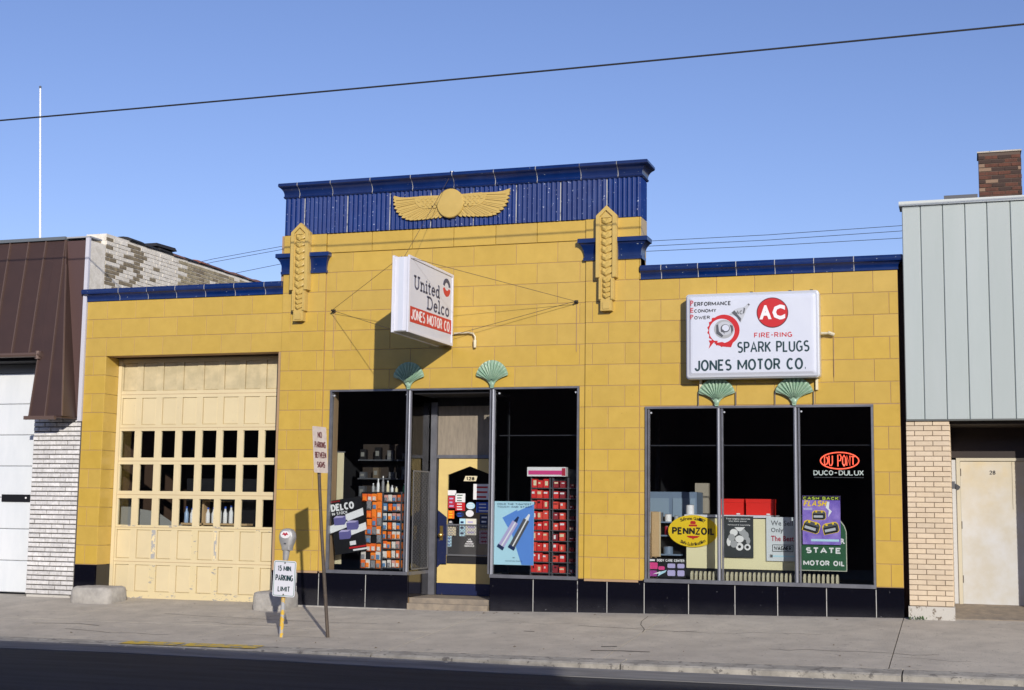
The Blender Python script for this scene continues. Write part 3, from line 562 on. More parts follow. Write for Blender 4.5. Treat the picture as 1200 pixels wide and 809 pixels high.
# green fans over the mullions
def fan(cx, z0, w=.53, h=.39):
    q = MB(); s = w / .53; c = Vector((cx, 0, z0 + .115 * h / .39)); n = 11; a0, a1 = math.radians(15), math.radians(165); R1 = .262 * s
    # lower stem, then lobed fan made of raised ribs
    tipz = c.z + R1 * math.sin(a0) + .0
    outl = [(cx - .022, z0)] + [(cx - .03 - (R1 * .96 - .03) * (t ** 2.2), z0 + (tipz - z0) * (t ** .75)) for t in (.2, .4, .6, .8, 1)]
    outr = [(2 * cx - x, z) for x, z in outl][::-1]
    arc = [(cx + R1 * math.cos(t), c.z + .02 + (h - (c.z - z0) - .02) * math.sin(t)) for t in rng(math.pi - .25, .25, 24)]
    q.prism(outl + arc + outr, front(-.034), 0, .02)
    root = q.build('fan_ornament', VERD, B); q = MB()
    for i in range(n):
        t0 = .25 + (math.pi - .5) * i / n; t1 = .25 + (math.pi - .5) * (i + 1) / n; tm = (t0 + t1) / 2
        P = []
        for f_ in (.12, .5, .85, 1.0):
            hh = h - (c.z - z0) - .02
            def pt(t, dd): return (cx + R1 * f_ * math.cos(t) * (1 if f_ > .3 else 1), -.054 - dd, z0 + .08 + (c.z + .02 - z0 - .08) * f_ + hh * f_ * math.sin(t))
            e = .026 if f_ < 1 else .012
            P.append([pt(t0, 0), pt(t0 * .7 + t1 * .3, e * .8), pt(tm, e), pt(t0 * .3 + t1 * .7, e * .8), pt(t1, 0)])
        q.add([p for r2 in P for p in r2], [(r3 * 5 + k, r3 * 5 + k + 1, (r3 + 1) * 5 + k + 1, (r3 + 1) * 5 + k) for r3 in range(3) for k in range(4)])
    q.loft([[(cx + r * math.cos(t), -.05 - d, z0 + .06 + r * 1.2 * math.sin(t)) for t in rng(0, 2 * math.pi, 10)[:-1]][::-1] for r, d in ((.034, 0), (.030, .014), (.012, .02))])
    q.build('fan_ribs', VERD, root)
for cx, z in ((5.75, 3.235), (7.075, 3.235)): fan(cx, z, .51, .41)
for cx, z in ((10.395, 2.93), (11.462, 2.93)):
    fan(cx, z)
    q = MB()
    for s in (-1, 1): q.tube([(cx + s * .262, -.03, 2.94), (cx + s * .262, -.03, 3.13)], .006, 6)
    q.build('fan_stay', ALU, B)
# garage door
GD = MB()
gyd = .38
GDo = MB().box(.41, .47, gyd - .02, gyd + .10, -.06, 3.84).build('garage_door', CREAM, B)
gcol = [.47, .495, .751, .869, 1.13, 1.25, 1.511, 1.624, 1.885, 2.0, 2.267, 2.375, 2.644, 2.751, 3.023, 3.129, 3.395, 3.515]
stx = [(.472, .495), (.751, .869), (1.13, 1.25), (1.511, 1.624), (1.885, 2.0), (2.267, 2.375), (2.644, 2.751), (3.023, 3.129), (3.395, 3.52)]
rails = [(-.055, .075), (.50, .60), (1.06, 1.135), (1.565, 1.685), (2.115, 2.225), (2.66, 2.76), (3.20, 3.315), (3.78, 3.84)]
gaps = [(.075, .50), (.60, 1.06), (1.135, 1.565), (1.685, 2.115), (2.225, 2.66), (2.76, 3.20), (3.315, 3.78)]
for i, (z0, z1) in enumerate(rails):
    box('rail', CREAMW if i in (0, 2) else CREAM, GDo, .472, 3.52, gyd, gyd + .045, z0, z1)
    if i in (1, 2, 3, 4, 5, 6): box('section_joint', GROUT, GDo, .473, 3.52, gyd - .001, gyd + .01, (z0 + z1) / 2 - .004, (z0 + z1) / 2 + .003)
for gi, (z0, z1) in enumerate(gaps):
    for si, (a, b) in enumerate(stx):
        mm = CREAMW if (gi == 0 and si in (2, 4, 5)) or (gi == 1 and si == 4) else (CREAMD if gi == 6 else CREAM)
        if gi == 1 and si in (2, 5): box('bare_strip', PEEL, GDo, (a + b) / 2 - (.035 if si == 2 else .022), (a + b) / 2 + (.035 if si == 2 else .022), gyd - .001, gyd + .01, z0 + .001, z1 - .001)
        box('stile', mm, GDo, a + .001, b - .001, gyd + .002, gyd + .044, z0 + .0005, z1 - .0005)
    for (a, b) in zip(stx[:-1], stx[1:]):
        if gi in (2, 3, 4): box('pane', GLASS, GDo, a[1] - .002, b[0] + .002, gyd + .025, gyd + .030, z0 - .002, z1 + .002)
        else: piece('door_panel', CREAMD if gi == 6 else CREAM, GDo, a[1] + .002, b[0] - .002, gyd + .014, gyd + .04, z0 + .002, z1 - .002, .010)
box('header_trim', mat('rusty_lintel', (.10, .07, .04), .8), B, .41, 3.525, gyd - .06, gyd + .1, 3.843, 3.857)
# conduits and small fittings on the facade
q = MB(); q.tube([(6.47, -.05, 4.06), (6.70, -.05, 4.065), (6.77, -.05, 4.05), (6.80, -.05, 4.0), (6.80, -.05, 3.93)], .014); q.tube([(6.80, -.05, 3.95), (6.80, -.05, 3.84)], .028, 8, .022); q.build('gooseneck_conduit', GALV, B, smooth=True)
q = MB(); q.tube([(11.84, -.09, 3.91), (11.93, -.07, 3.91), (11.99, -.05, 3.905)], .018); q.tube([(11.93, -.08, 3.92), (12.01, -.05, 3.89)], .026); q.build('conduit_elbow', GALV, B, smooth=True)
q = MB(); q.tube([(12.0, -.012, 3.89), (12.0, -.012, 3.32)], .005, 6); q.build('cable_run', GROUT, B)

# ------------------------------------------------------------------ hanging sign
HS = thing('hanging_sign', (6.34, -.05, 3.88), 'white projecting box sign reading United Delco over a red band', 'sign')
cab = MB(); cab.box(6.24, 6.435, -1.80, -.10, 3.885, 4.915); cab = cab.build('cabinet', WHITE, HS)
for x0, x1, m_ in ((6.205, 6.239, WHITE), (6.4355, 6.462, WHITE)):
    q = MB(); q.box(x0, x1, -1.82, -1.77, 3.865, 4.935); q.box(x0, x1, -.125, -.085, 3.865, 4.935); q.box(x0, x1, -1.769, -.126, 3.865, 3.905); q.box(x0, x1, -1.769, -.126, 4.90, 4.935); q.build('trim_frame', WHITE, HS)
q = MB(); q.box(6.30, 6.37, -1.806, -1.80, 3.89, 4.91); q.build('end_strip', SIGNW, HS)
SF = box('sign_face', SIGNW, HS, 6.4355, 6.448, -1.769, -.126, 3.906, 4.899); box('sign_face', SIGNW, HS, 6.22, 6.239, -1.769, -.126, 3.906, 4.899)
box('bottom_trim', mat('dull_metal', (.25, .24, .22), .5, metal=.4), HS, 6.23, 6.44, -1.79, -.11, 3.872, 3.884)
FS = (Vector((6.448, 0, 0)), Y_, Z_)
# slab serif capitals and small letters drawn with strokes (unit box: x 0..w, y 0..1 cap height)
def arc_(cx, cy, rx, ry, a0, a1, n=12): return [(cx + rx * math.cos(math.radians(a0 + (a1 - a0) * i / n)), cy + ry * math.sin(math.radians(a0 + (a1 - a0) * i / n))) for i in range(n + 1)]
GL = {'U': (.86, [[(.17, 1), (.17, .35)] + arc(.43, .33, .26, .30, 180, 360) + [(.69, 1)], [(0, .97), (.34, .97)], [(.53, .97), (.86, .97)]]),
      'n': (.70, [[(.15, .68), (.15, 0)], arc(.35, .42, .20, .22, 180, 0) + [(.55, 0)], [(0, .66), (.15, .66)], [(.0, .03), (.3, .03)], [(.42, .03), (.70, .03)]]),
      'i': (.32, [[(.16, .68), (.16, 0)], [(0, .66), (.16, .66)], [(0, .03), (.32, .03)], [(.10, .92), (.22, .92)]]),
      't': (.42, [[(.16, .9), (.16, .15)] + arc(.27, .15, .11, .12, 180, 320), [(0, .65), (.38, .65)]]),
      'e': (.58, [[(.08, .37), (.52, .37)], arc(.30, .34, .22, .30, 0, 320, 16)]),
      'd': (.66, [[(.52, 1), (.52, 0)], arc(.30, .34, .22, .30, 0, 360, 16), [(.38, .97), (.52, .97)], [(.52, .03), (.66, .03)]]),
      'D': (.82, [[(.16, 0), (.16, 1)], [(0, .97), (.40, .97)] + arc(.40, .5, .34, .47, 90, -90) + [(0, .03)]]),
      'l': (.32, [[(.16, 1), (.16, 0)], [(0, .97), (.16, .97)], [(0, .03), (.32, .03)]]),
      'c': (.56, [arc(.30, .34, .22, .30, 45, 315, 14)]), 'o': (.60, [arc(.30, .34, .22, .30, 0, 360, 16)])}
def slab(word, fr, a0, a1, b0, b1, wdt, material, parent, c=.003):
    tot = sum(GL[ch][0] for ch in word) + .07 * (len(word) - 1); sx = (a1 - a0) / tot; x = 0; q = MB()
    for ch in word:
        for st in GL[ch][1]:
            if len(st) > 1: ribbon(q, [(a0 + (x + p[0]) * sx, b0 + p[1] * (b1 - b0)) for p in st], wdt, fr, 0, c)
        x += GL[ch][0] + .07
    return q.build('lettering', material, parent)
slab('United', FS, -1.62, -.62, 4.50, 4.68, .030, NAVY, SF); slab('Delco', FS, -1.12, -.22, 4.28, 4.46, .030, NAVY, SF)
q = MB(); q.prism([(-1.755, 4.015), (-.135, 4.035), (-.135, 4.245), (-1.755, 4.235)], FS, 0, .003); q.build('red_band', RED, SF)
text('JONES MOTOR CO.', FS, -1.70, 4.055, -.16, 4.210, WP, SF, c=.005, bold=.006)
lq = MB(); cy_, cz_ = -.345, 4.705
def ring_part(q, a0, a1, ro, ri, n=14): q.prism(arc(cy_, cz_, ro[0], ro[1], a0, a1, n) + arc(cy_, cz_ + (.0), ri[0], ri[1], a1, a0, n), FS, 0, .004)
ring_part(lq, 10, 170, (.15, .135), (.085, .075)); lq.build('emblem', NAVY, SF); lq = MB(); ring_part(lq, 190, 350, (.15, .135), (.085, .045)); lq.build('emblem', RED, SF)
q = MB(); q.tube([(6.34, -.10, 4.80), (6.34, .0, 4.80)], .02); q.tube([(6.34, -.10, 4.0), (6.34, .0, 4.0)], .02); q.box(6.31, 6.37, -.09, -.02, 3.87, 3.91); q.build('wall_bracket', STEEL, HS)
q = MB(); q.box(6.30, 6.40, -.16, -.10, 4.936, 4.965); q.build('eye_plate', BLACK, HS)
for x, z in ((4.47, 4.468), (8.35, 4.475)):
    q = MB(); q.box(x - .022, x + .022, -.04, -.001, z - .022, z + .022); q.tube([(x, -.05, z), (x, -.10, z)], .014); q.build('wall_anchor', BLACK, HS)
def wire(pts, r, name, m_, parent, **pr): return MB().tube(pts, r, 6).build(name, m_, parent, **pr)
for a, b in (((4.47, -.09, 4.468), (6.33, -1.78, 4.93)), ((8.35, -.09, 4.475), (6.36, -1.78, 4.93)), ((4.47, -.09, 4.468), (6.33, -1.70, 3.865)), ((8.35, -.09, 4.475), (6.47, -.14, 4.02)), ((6.36, -1.76, 4.93), (6.36, .02, 6.53))):
    wire([a, b], .0035, 'guy_wire', STEEL, HS)
q = MB(); q.tube([(6.36, .02, 6.515), (6.36, .02, 6.555)], .035); q.build('roof_eye', BLUC, HS)
for x in (4.47, 8.35): wire([(x, -.006, 4.46), (x, -.006, 3.75)], .006, 'rust_streak_wire', GROUT, HS)

# ------------------------------------------------------------------ AC spark plug sign
AS = thing('wall_sign', (10.9, -.2, 3.30), 'wide white box sign for spark plugs with red round emblem above the right window', 'sign')
q = MB(); q.loft([[(x, y, z) for x, z in rr(10.0 + i_, 3.30 + i_, 11.83 - i_, 4.49 - i_, .04)] for y, i_ in ((-.02, .0), (-.215, .0))]); q.build('cabinet', ALUB, AS)
q = MB(); q.loft([[(x, y, z) for x, z in rr(10.0 + i_, 3.30 + i_, 11.83 - i_, 4.49 - i_, .03)][::1] for y, i_ in ((-.215, .012), (-.235, .012), (-.24, .02), (-.24, .04))]); q.build('trim_frame', ALUB, AS)
q = MB(); q.loft([[(x, y, z) for x, z in rr(10.04 + i_, 3.34 + i_, 11.79 - i_, 4.45 - i_, .03)] for y, i_ in ((-.238, .0), (-.262, .035), (-.264, .06))]); AF = q.build('sign_face', SIGNW, AS)
FA = front(-.264)
def S(u, v):
    fx = (u - 40) / 1035.; t = 100 - 30 * fx; b = 765 - 10 * fx; return (10.0 + 1.83 * fx, 3.30 + 1.19 * (b - v) / (b - t))
def stext(s, u0, v0, u1, v1, m_, bold=.012, c=.003, nm='lettering'):
    a0, b0 = S(u0, v1); a1, b1 = S(u1, v0); vm = (v0 + v1) / 2; b0 = S((u0 + u1) / 2, v1 if 1 else 0)[1]; b1 = S((u0 + u1) / 2, v0)[1]
    return text(s, FA, a0, b0, a1, b1, m_, AF, c=c, bold=bold, name=nm)
for (big, rest, v0, v1, u1) in (('P', 'ERFORMANCE', 150, 192, 400), ('E', 'CONOMY', 208, 245, 285), ('P', 'OWER', 262, 298, 235)):
    stext(big, 80, v0, 104, v1, RED, .012); stext(rest, 110, v0 + 10, u1, v1, BLACK, .02)
stext('FIRE-RING', 580, 405, 872, 445, RED, .012); stext('SPARK PLUGS', 447, 474, 1003, 562, DGREEN, .004); stext('JONES MOTOR CO.', 112, 612, 980, 702, DGREEN, .012)
def spoly(pts, m_, c0=0, c1=.003, nm='print'): return MB().prism([S(*p) for p in pts], FA, c0, c1).build(nm, m_, AF)
spoly([(722 + 122 * math.cos(t), 250 + 120 * math.sin(t)) for t in rng(0, 2 * math.pi, 48)[:-1]], mat('emblem_edge', (.12, .02, .03), .5), 0, .003, 'emblem_disc'); spoly([(722 + 115 * math.cos(t), 250 + 113 * math.sin(t)) for t in rng(0, 2 * math.pi, 48)[:-1]], RED, .003, .006, 'emblem_disc')
stext('A', 622, 192, 716, 303, WP, .05, .009); stext('C', 722, 188, 820, 306, WP, .05, .009)
# plug drawing
cr = []
for i in range(41):
    t = math.radians(-150 + 300 * i / 40 - 45); cr.append((345 + 128 * math.cos(t), 385 + 125 * math.sin(t)))
spoly([(345 + (122 + (12 if i % 2 else 0) * (1 if 8 < i < 26 else 0)) * math.cos(t), 385 + (122 + (14 if i % 2 else 0) * (1 if 8 < i < 26 else 0)) * math.sin(t)) for i, t in enumerate(rng(0, 2 * math.pi, 40)[:-1])], RED, 0, .002)
spoly([(328 + 100 * math.cos(t), 392 + 96 * math.sin(t)) for t in rng(0, 2 * math.pi, 32)[:-1]], SIGNW, .002, .004)
spoly([(225, 465), (300, 470), (285, 485), (265, 480), (225, 530), (235, 490)], RED, .002, .0045); spoly([(268, 488), (330, 478), (380, 498), (420, 470), (400, 520), (340, 515), (300, 505)], RED, .002, .005)
PGR = mat('pale_grey_print', (.46, .48, .53), .5)
spoly([(388, 262), (420, 232), (450, 214), (500, 205), (540, 172), (552, 184), (520, 228), (508, 262), (478, 325), (440, 270)], PGR, .004, .0055)
spoly([(405, 250), (428, 230), (452, 262), (480, 296), (474, 322), (446, 282)], DGREY, .0055, .0075); spoly([(500, 208), (512, 214), (505, 250), (492, 262), (498, 232)], DGREY, .0055, .0072); spoly([(530, 186), (538, 176), (548, 186), (540, 194)], DGREY, .0055, .0075)
spoly([(345 + 78 * math.cos(t), 378 + 74 * math.sin(t)) for t in rng(0, 2 * math.pi, 28)[:-1]], GREY, .004, .006); spoly([(352 + 60 * math.cos(t), 372 + 54 * math.sin(t)) for t in rng(0, 2 * math.pi, 28)[:-1]], PGR, .006, .0075)
spoly([(355 + 36 * math.cos(t), 372 + 32 * math.sin(t)) for t in rng(0, 2 * math.pi, 20)[:-1]], DGREY, .0075, .0082); spoly([(358 + 28 * math.cos(t), 369 + 25 * math.sin(t)) for t in rng(0, 2 * math.pi, 20)[:-1]], SIGNW, .0082, .009)
spoly([(285, 345), (300, 340), (306, 395), (340, 428), (330, 442), (285, 412)], DGREY, .0075, .0095); spoly([(320, 378), (343, 384), (352, 418), (338, 402), (322, 400)], DGREY, .009, .0105); spoly([(390, 342), (414, 352), (418, 388), (402, 412), (400, 375)], DGREY, .0075, .0094)
stext('AC', 440, 232, 492, 262, DGREY, .01, .009)
q = MB()
for x in (10.17, 11.77): q.box(x - .016, x + .016, -.05, -.001, 3.14, 3.30)
q.build('support_bracket', CREAMP, AS)
q = MB()
for x in (10.9, 11.43, 11.72): q.box(x - .02, x + .02, -.14, -.10, 4.49, 4.515)
q.build('top_lug', STEEL, AS)

# ------------------------------------------------------------------ BROWN METAL-FRONTED BUILDING, left
L = thing('brown_metal_building', (-3, 0, 0), 'brown metal fronted garage building left of the yellow shop with white brick pier', 'building')
box('front_wall', MORD, L, -9, -.93, .30, .50, 3.70, 5.80); box('side_wall', OBT, L, -.35, -.012, 1.12, 9.0, -.3, 4.9)
box('pier_core', MORD, L, -.915, -.012, .008, 1.1, -.1, 2.86); box('upper_wall', MORD, L, -.93, -.075, .02, .30, 2.87, 5.80); box('roof', ROOF, L, -9, -.36, .5, 9, 5.0, 5.1); box('rear_wall', MORD, L, -9, -.36, 8.7, 9, -.3, 5.0)
nr = 38; hh = 2.86 / nr
for r in range(nr):
    z = r * hh; xs = [-.915, -.70, -.475, -.25, -.015] if r % 2 == 0 else [-.915, -.81, -.585, -.36, -.135, -.015]
    for i, (a, b) in enumerate(zip(xs[:-1], xs[1:])):
        piece('brick', WBR, L, a + .006, b - .006, -.012 if (i + r) % 3 else -.018, .06, z + .010, z + hh - .006, .006, .005)
box('pier_base', CONCW, L, -.86, -.03, -.05, .3, -.22, -.003)
# sectional door
dp = MB(); 
for i in range(7):
    piece('door_section', WPAINT, L, -5.2, -.918, .25, .30, .0 + i * .52, .0 + (i + 1) * .52 - .008, .010)
box('door_head', mat('grey_head_trim', (.25, .26, .26), .6), L, -5.2, -.918, .23, .32, 3.64, 3.78); box('soffit', DARK, L, -9, -.66, -.2, .29, 3.79, 3.84)
q = MB(); q.box(-1.66, -1.10, .225, .249, 1.485, 1.605); pl = q.build('handle_plate', BLACK, L); q = MB(); q.tube([(-1.17, .222, 1.55), (-1.17, .21, 1.55)], .016); q.build('lock', WP, pl)
box('wall_left_of_door', MORD, L, -9, -5.2, .2, .5, -.3, 3.7); box('door_track', ALU, L, -.965, -.925, .20, .24, 2.45, 3.0)
q = MB(); q.box(-1.0, -.93, .16, .20, 2.40, 2.47); q.build('door_bracket', STEEL, L)
def my(z): return -.02 - .45 * (5.82 - z) / (5.82 - 2.84)
def slant(x0, x1, z0, zt=5.82, x0b=None, x1b=None, thick=.02, m_=BRN, name='metal_panel', off=0):
    x0b = x0 if x0b is None else x0b; x1b = x1 if x1b is None else x1b
    MB().loft([[(x0b, my(z0) - off, z0), (x1b, my(z0) - off, z0), (x1b, my(z0) + thick, z0), (x0b, my(z0) + thick, z0)], [(x0, my(zt) - off, zt), (x1, my(zt) - off, zt), (x1, my(zt) + thick, zt), (x0, my(zt) + thick, zt)]]).build(name, m_, L)
seam = [-9.0 + .372 * i for i in range(22)] + [-.84]
seam = [s for s in seam if s < -.95] + [-.845]
for a, b in zip(seam[:-1], seam[1:]): slant(a, b, 3.86)
slant(-.843, -.66, 3.86); slant(-.658, -.47, 2.86, x0b=-.66, x1b=-.36); slant(-.468, -.462, 2.86, x0b=-.358, x1b=-.05)
for s in seam[1:]:
    slant(s - .009, s + .009, 3.86, m_=BRNL, name='seam', off=.028)
slant(-.668, -.652, 2.86, zt=3.87, x0b=-.675, x1b=-.655, m_=BRNL, name='seam', off=.02); slant(-.474, -.462, 2.86, x0b=-.365, x1b=-.349, m_=BRNL, name='seam', off=.026); slant(-.466, -.456, 2.86, x0b=-.058, x1b=-.042, m_=BRNL, name='seam', off=.01)
MB().add([(-.455, -.02, 5.82), (-.048, my(2.86), 2.86), (-.10, .0, 2.86), (-.455, .02, 5.82), (-.20, .015, 2.86)], [(0, 1, 2), (3, 4, 1, 0), (0, 2, 3), (2, 1, 4)]).build('metal_panel', BRN, L)
MB().prism([(-.455, 5.80), (-.38, 2.88), (-.078, 2.88), (-.078, 5.80)], front(.018), 0, .03).build('metal_panel', BRND, L)
box('corner_trim', TRIM, L, -.073, -.004, -.03, .018, 2.80, 5.84); box('cap_flashing', mat('cap_metal', (.12, .14, .16), .5), L, -9, -.46, -.06, .32, 5.821, 5.875); box('cap_flashing', GREY, L, -.458, -.004, -.02, .32, 5.845, 5.87)
q = MB(); q.tube([(-9, my(3.86) - .03, 3.87), (-.60, my(3.86) - .03, 3.87)], .040, 8); q.tube([(-.66, my(3.86) - .02, 3.93), (-.66, my(3.86) - .02, 3.80)], .05, 8); q.build('edge_fascia', BRNL, L, smooth=True)
box('edge_fascia', BRNL, L, -.74, -.16, my(2.86) - .05, my(2.86) + .01, 2.80, 2.858)
box('metal_soffit', BRN, L, -.65, -.08, my(2.86) + .012, .015, 2.83, 2.856)
# old party wall running back, bricks as joined relief
def brick_face(kx, y0, y1, z0, z1, col_fn, parent, axis='x', bl=.205, bh=.068, mt=.010, dep=.012):
    Q = {}
    nr = int((z1 - z0) / bh)
    for r in range(nr):
        z = z0 + r * bh; y = y0 - (bl / 2 if r % 2 else 0)
        while y < y1 - .02:
            a, b = max(y, y0), min(y + bl - mt, y1)
            if b - a > .03:
                m_ = col_fn((a + b) / 2, z); q = Q.setdefault(m_.name, (MB(), m_))[0]; d = dep * random.uniform(.5, 1.1)
                if axis == 'x': q.box(kx - .01, kx + d, a, b, z + .004, z + bh - mt)
                else: q.box(a, b, kx - d, kx + .01, z + .004, z + bh - mt)
            y += bl
    for q, m_ in Q.values(): q.build('brickwork', m_, parent, kind='stuff')
box('parapet_front', OBW, L, -.41, -.012, .02, .449, 4.8, 5.80); box('parapet_core', OBW, L, -.34, -.012, 1.12, 9.0, 4.9, 5.99); box('parapet_end', OBW, L, -.41, -.012, .45, 1.119, 4.8, 6.0)
def colw(y, z):
    if y > 2.75: return OBT if random.random() < .8 else (OBD if random.random() < .6 else OBW)
    n = math.sin(y * 5.1 + z * 2.3) + math.sin(z * 7.7 - y * 3) * .7 + random.uniform(-1, 1)
    return OBD if ((n > (.45 if y < 1.5 else 2.1) or random.random() < (.22 if y < 1.6 else .06)) and z < 5.9) else OBW
brick_face(-.012, .45, 9.0, 4.93, 5.99, colw, L); brick_face(.45, -.41, -.012, 4.93, 5.99, lambda a, z: OBW if random.random() < .93 else OBD, L, axis='y')
for i in range(17):
    y = 1.13 + i * .46; zz = 5.995 + random.uniform(-.012, .02)
    MB().loft([[(-.19 + (.22 - .02 * j) * math.cos(t), yy, zz + .075 * math.sin(t)) for t in rng(0, math.pi, 7)] for j, yy in ((0, y), (1, y + .44))]).build('coping_tile', COPE if i not in (0, 1, 2, 4) else TAR, L)
box('coping_mortar', TAR, L, -.36, .006, 1.12, 9.0, 5.991, 6.012); MB().loft([[(-.2 + a * s, 2.25 + b * s, z) for a, b in ((-.2, -.3), (.2, -.3), (.25, .3), (-.1, .4))] for s, z in ((1, 6.07), (.9, 6.13), (.3, 6.15))]).build('tar_lump', TAR, L)
# mast
MS = thing('antenna_mast', (-1.71, 1.0, 5.1), 'thin tall white mast standing on the brown building roof', 'mast')
q = MB(); q.tube([(-1.70, 1.0, 5.1), (-1.93, 1.0, 8.85)], .021, 8, .014); q.build('mast_tube', mat('white_mast_paint', (.9, .9, .88), .4), MS); q = MB(); q.box(-1.80, -1.60, .9, 1.1, 5.101, 5.13); q.build('foot_plate', STEEL, MS); MB().tube([(-1.93, 1, 8.85), (-1.932, 1, 8.89)], .02).build('tip', DGREY, MS)

# ------------------------------------------------------------------ PALE METAL CLAD BUILDING, right
R = thing('clad_building', (15, 0, 0), 'pale green metal clad building with cream brick pier right of the yellow shop', 'building')
box('upper_wall', mat('seam_backing_metal', (.17, .19, .19), .6), R, 12.95, 24, -.09, .2, 2.73, 5.57)  # dark grey-green backing that shows in the seams between panels
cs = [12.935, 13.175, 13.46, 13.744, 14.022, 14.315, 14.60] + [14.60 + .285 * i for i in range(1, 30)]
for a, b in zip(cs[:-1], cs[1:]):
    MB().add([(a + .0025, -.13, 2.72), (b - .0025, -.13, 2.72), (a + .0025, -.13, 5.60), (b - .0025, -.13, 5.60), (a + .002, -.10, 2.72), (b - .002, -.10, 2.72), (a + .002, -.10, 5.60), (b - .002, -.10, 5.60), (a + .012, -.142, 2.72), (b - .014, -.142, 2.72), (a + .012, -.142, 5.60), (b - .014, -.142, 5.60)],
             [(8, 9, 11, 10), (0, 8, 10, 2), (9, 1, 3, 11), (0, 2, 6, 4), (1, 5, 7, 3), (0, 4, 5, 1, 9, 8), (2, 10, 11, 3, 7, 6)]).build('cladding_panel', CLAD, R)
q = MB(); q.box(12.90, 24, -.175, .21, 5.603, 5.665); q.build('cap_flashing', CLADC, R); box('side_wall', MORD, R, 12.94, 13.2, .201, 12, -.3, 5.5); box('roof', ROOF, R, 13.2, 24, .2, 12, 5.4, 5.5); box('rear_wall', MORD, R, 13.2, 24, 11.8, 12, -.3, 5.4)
box('bottom_flashing', mat('dark_flashing_metal', (.10, .11, .11), .6), R, 12.94, 24, -.135, .0, 2.700, 2.718)  # dark grey metal strip along the foot of the cladding
box('soffit', DKW, R, 13.49, 14.84, .0, .88, 2.66, 2.70)
box('brick_pier_core', MORP, R, 12.94, 13.478, -.085, .88, .1, 2.70)
nr = 36; hh = (2.70 - .275) / nr
for r in range(nr):
    z = .275 + r * hh; xs = [12.93, 13.155, 13.385, 13.485] if r % 2 == 0 else [12.93, 13.04, 13.27, 13.485]
    for a, b in zip(xs[:-1], xs[1:]): piece('brick', CBR, R, a + .004, b - .004, -.10, -.06, z + .008, z + hh, .003, .0015)
    z += .0
q = MB()
for r in range(nr): q.box(13.46, 13.490, -.058 + .03 * (r % 2), .86, .275 + r * hh + .008, .275 + r * hh + hh)
q.build('pier_return_bricks', CBR, R, kind='stuff')
box('pier_base', CONCW, R, 12.92, 13.50, -.13, .3, .0, .272)
sheet('entry_floor', STEPM, [13.48, 14.2, 14.86], [-.02, .45, .9], lambda x, y: .128 + .15 * max(0, (y + .02)) / .92, R, thick=.3)
box('door_wall', mat('white_filler_panel', (.48, .49, .50), .6), R, 13.491, 13.55, .84, .90, .15, 2.22); fr2 = MB(); fr2.box(13.551, 13.60, .82, .90, .20, 2.245); fr2.box(14.46, 14.52, .82, .90, .20, 2.245); fr2.box(13.6005, 14.4595, .82, .90, 2.205, 2.245); fr2.build('door_frame', mat('dull_cream_frame', (.50, .46, .36), .6), R)
DW = mat('stained_white_door', (.52, .53, .54), .5, col2=(.46, .43, .36), nscale=3.2, nmix=.8, tint=((.62, .48, .22), 2.5, 1.1, 1.0), wear=(.36, .33, .26), wscale=3.6, wlo=.62, whi=.85)
dd = box('side_door', DW, R, 13.602, 14.457, .845, .885, .265, 2.20); text('28', front(.845), 13.98, 2.02, 14.06, 2.075, BLACK, dd, bold=.02, name='door_number')
for z in (.55, 1.28, 2.0): MB().tube([(13.604, .842, z), (13.604, .842, z + .10)], .009, 6).build('hinge', STEEL, dd)
MB().box(14.27, 14.276, .841, .845, 1.55, 2.2).build('scratch', mat('scratch_mark', (.3, .27, .2), .8), dd)
box('transom_panel', mat('black_brown_panel', (.018, .010, .008), .5), R, 13.49, 14.84, .83, .9, 2.248, 2.66); box('door_side_wall', CBR, R, 14.521, 14.84, .84, .92, .1, 2.247)
q = MB(); q.box(13.490, 13.53, .58, .70, 1.82, 1.92); q.tube([(13.53, .64, 1.86), (13.57, .60, 1.83)], .035); q.build('bell_box', DGREY, R)
box('brick_pier_core', MORP, R, 14.86, 15.5, -.085, .92, .1, 2.70)
for r in range(nr):
    z = .275 + r * hh; xs = [14.85, 15.08, 15.31, 15.52] if r % 2 == 0 else [14.85, 14.965, 15.195, 15.42, 15.52]
    for a, b in zip(xs[:-1], xs[1:]): piece('brick', CBR, R, a + .004, b - .004, -.10, -.06, z + .008, z + hh, .003, .0015)
box('shop_front_wall', CBR, R, 15.53, 24, -.02, .2, .0, 2.70)
CH = box('chimney', mat('sooty_mortar', (.11, .08, .065), .95), R, 13.99, 14.63, 4.0, 4.5, 5.5, 7.31)
def ccol(a, z): return RBD if z > 7.12 and random.random() < .7 else (RBP if random.random() < .12 else (RBR if random.random() < .75 else RBD))
for args in ((4.0, 13.99, 14.63, 5.55, 7.32, ccol, CH, 'y'), (14.63, 4.0, 4.5, 5.55, 7.32, ccol, CH, 'x')):
    brick_face(*args, bl=.20, bh=.066)
MB().box(13.97, 14.65, 3.98, 4.52, 7.312, 7.335).build('chimney_cap', CONC, CH); MB().box(13.45, 13.95, 3.0, 3.3, 5.5, 6.42).build('roof_vent', DGREY, R)
WE = MB(); random.seed(3)
for i in range(26):
    a = random.uniform(0, 6.28); x = 13.0 + random.gauss(0, .06); y = -.17 + random.gauss(0, .02); h = random.uniform(.02, .06); l = .03
    WE.add([(x, y, .10), (x + l * math.cos(a), y + l * math.sin(a), .10 + h), (x + l * math.cos(a + .6), y + l * math.sin(a + .6), .10 + h * .8)], [(0, 1, 2)])
WE.build('weeds', LEAFM, None, kind='stuff')

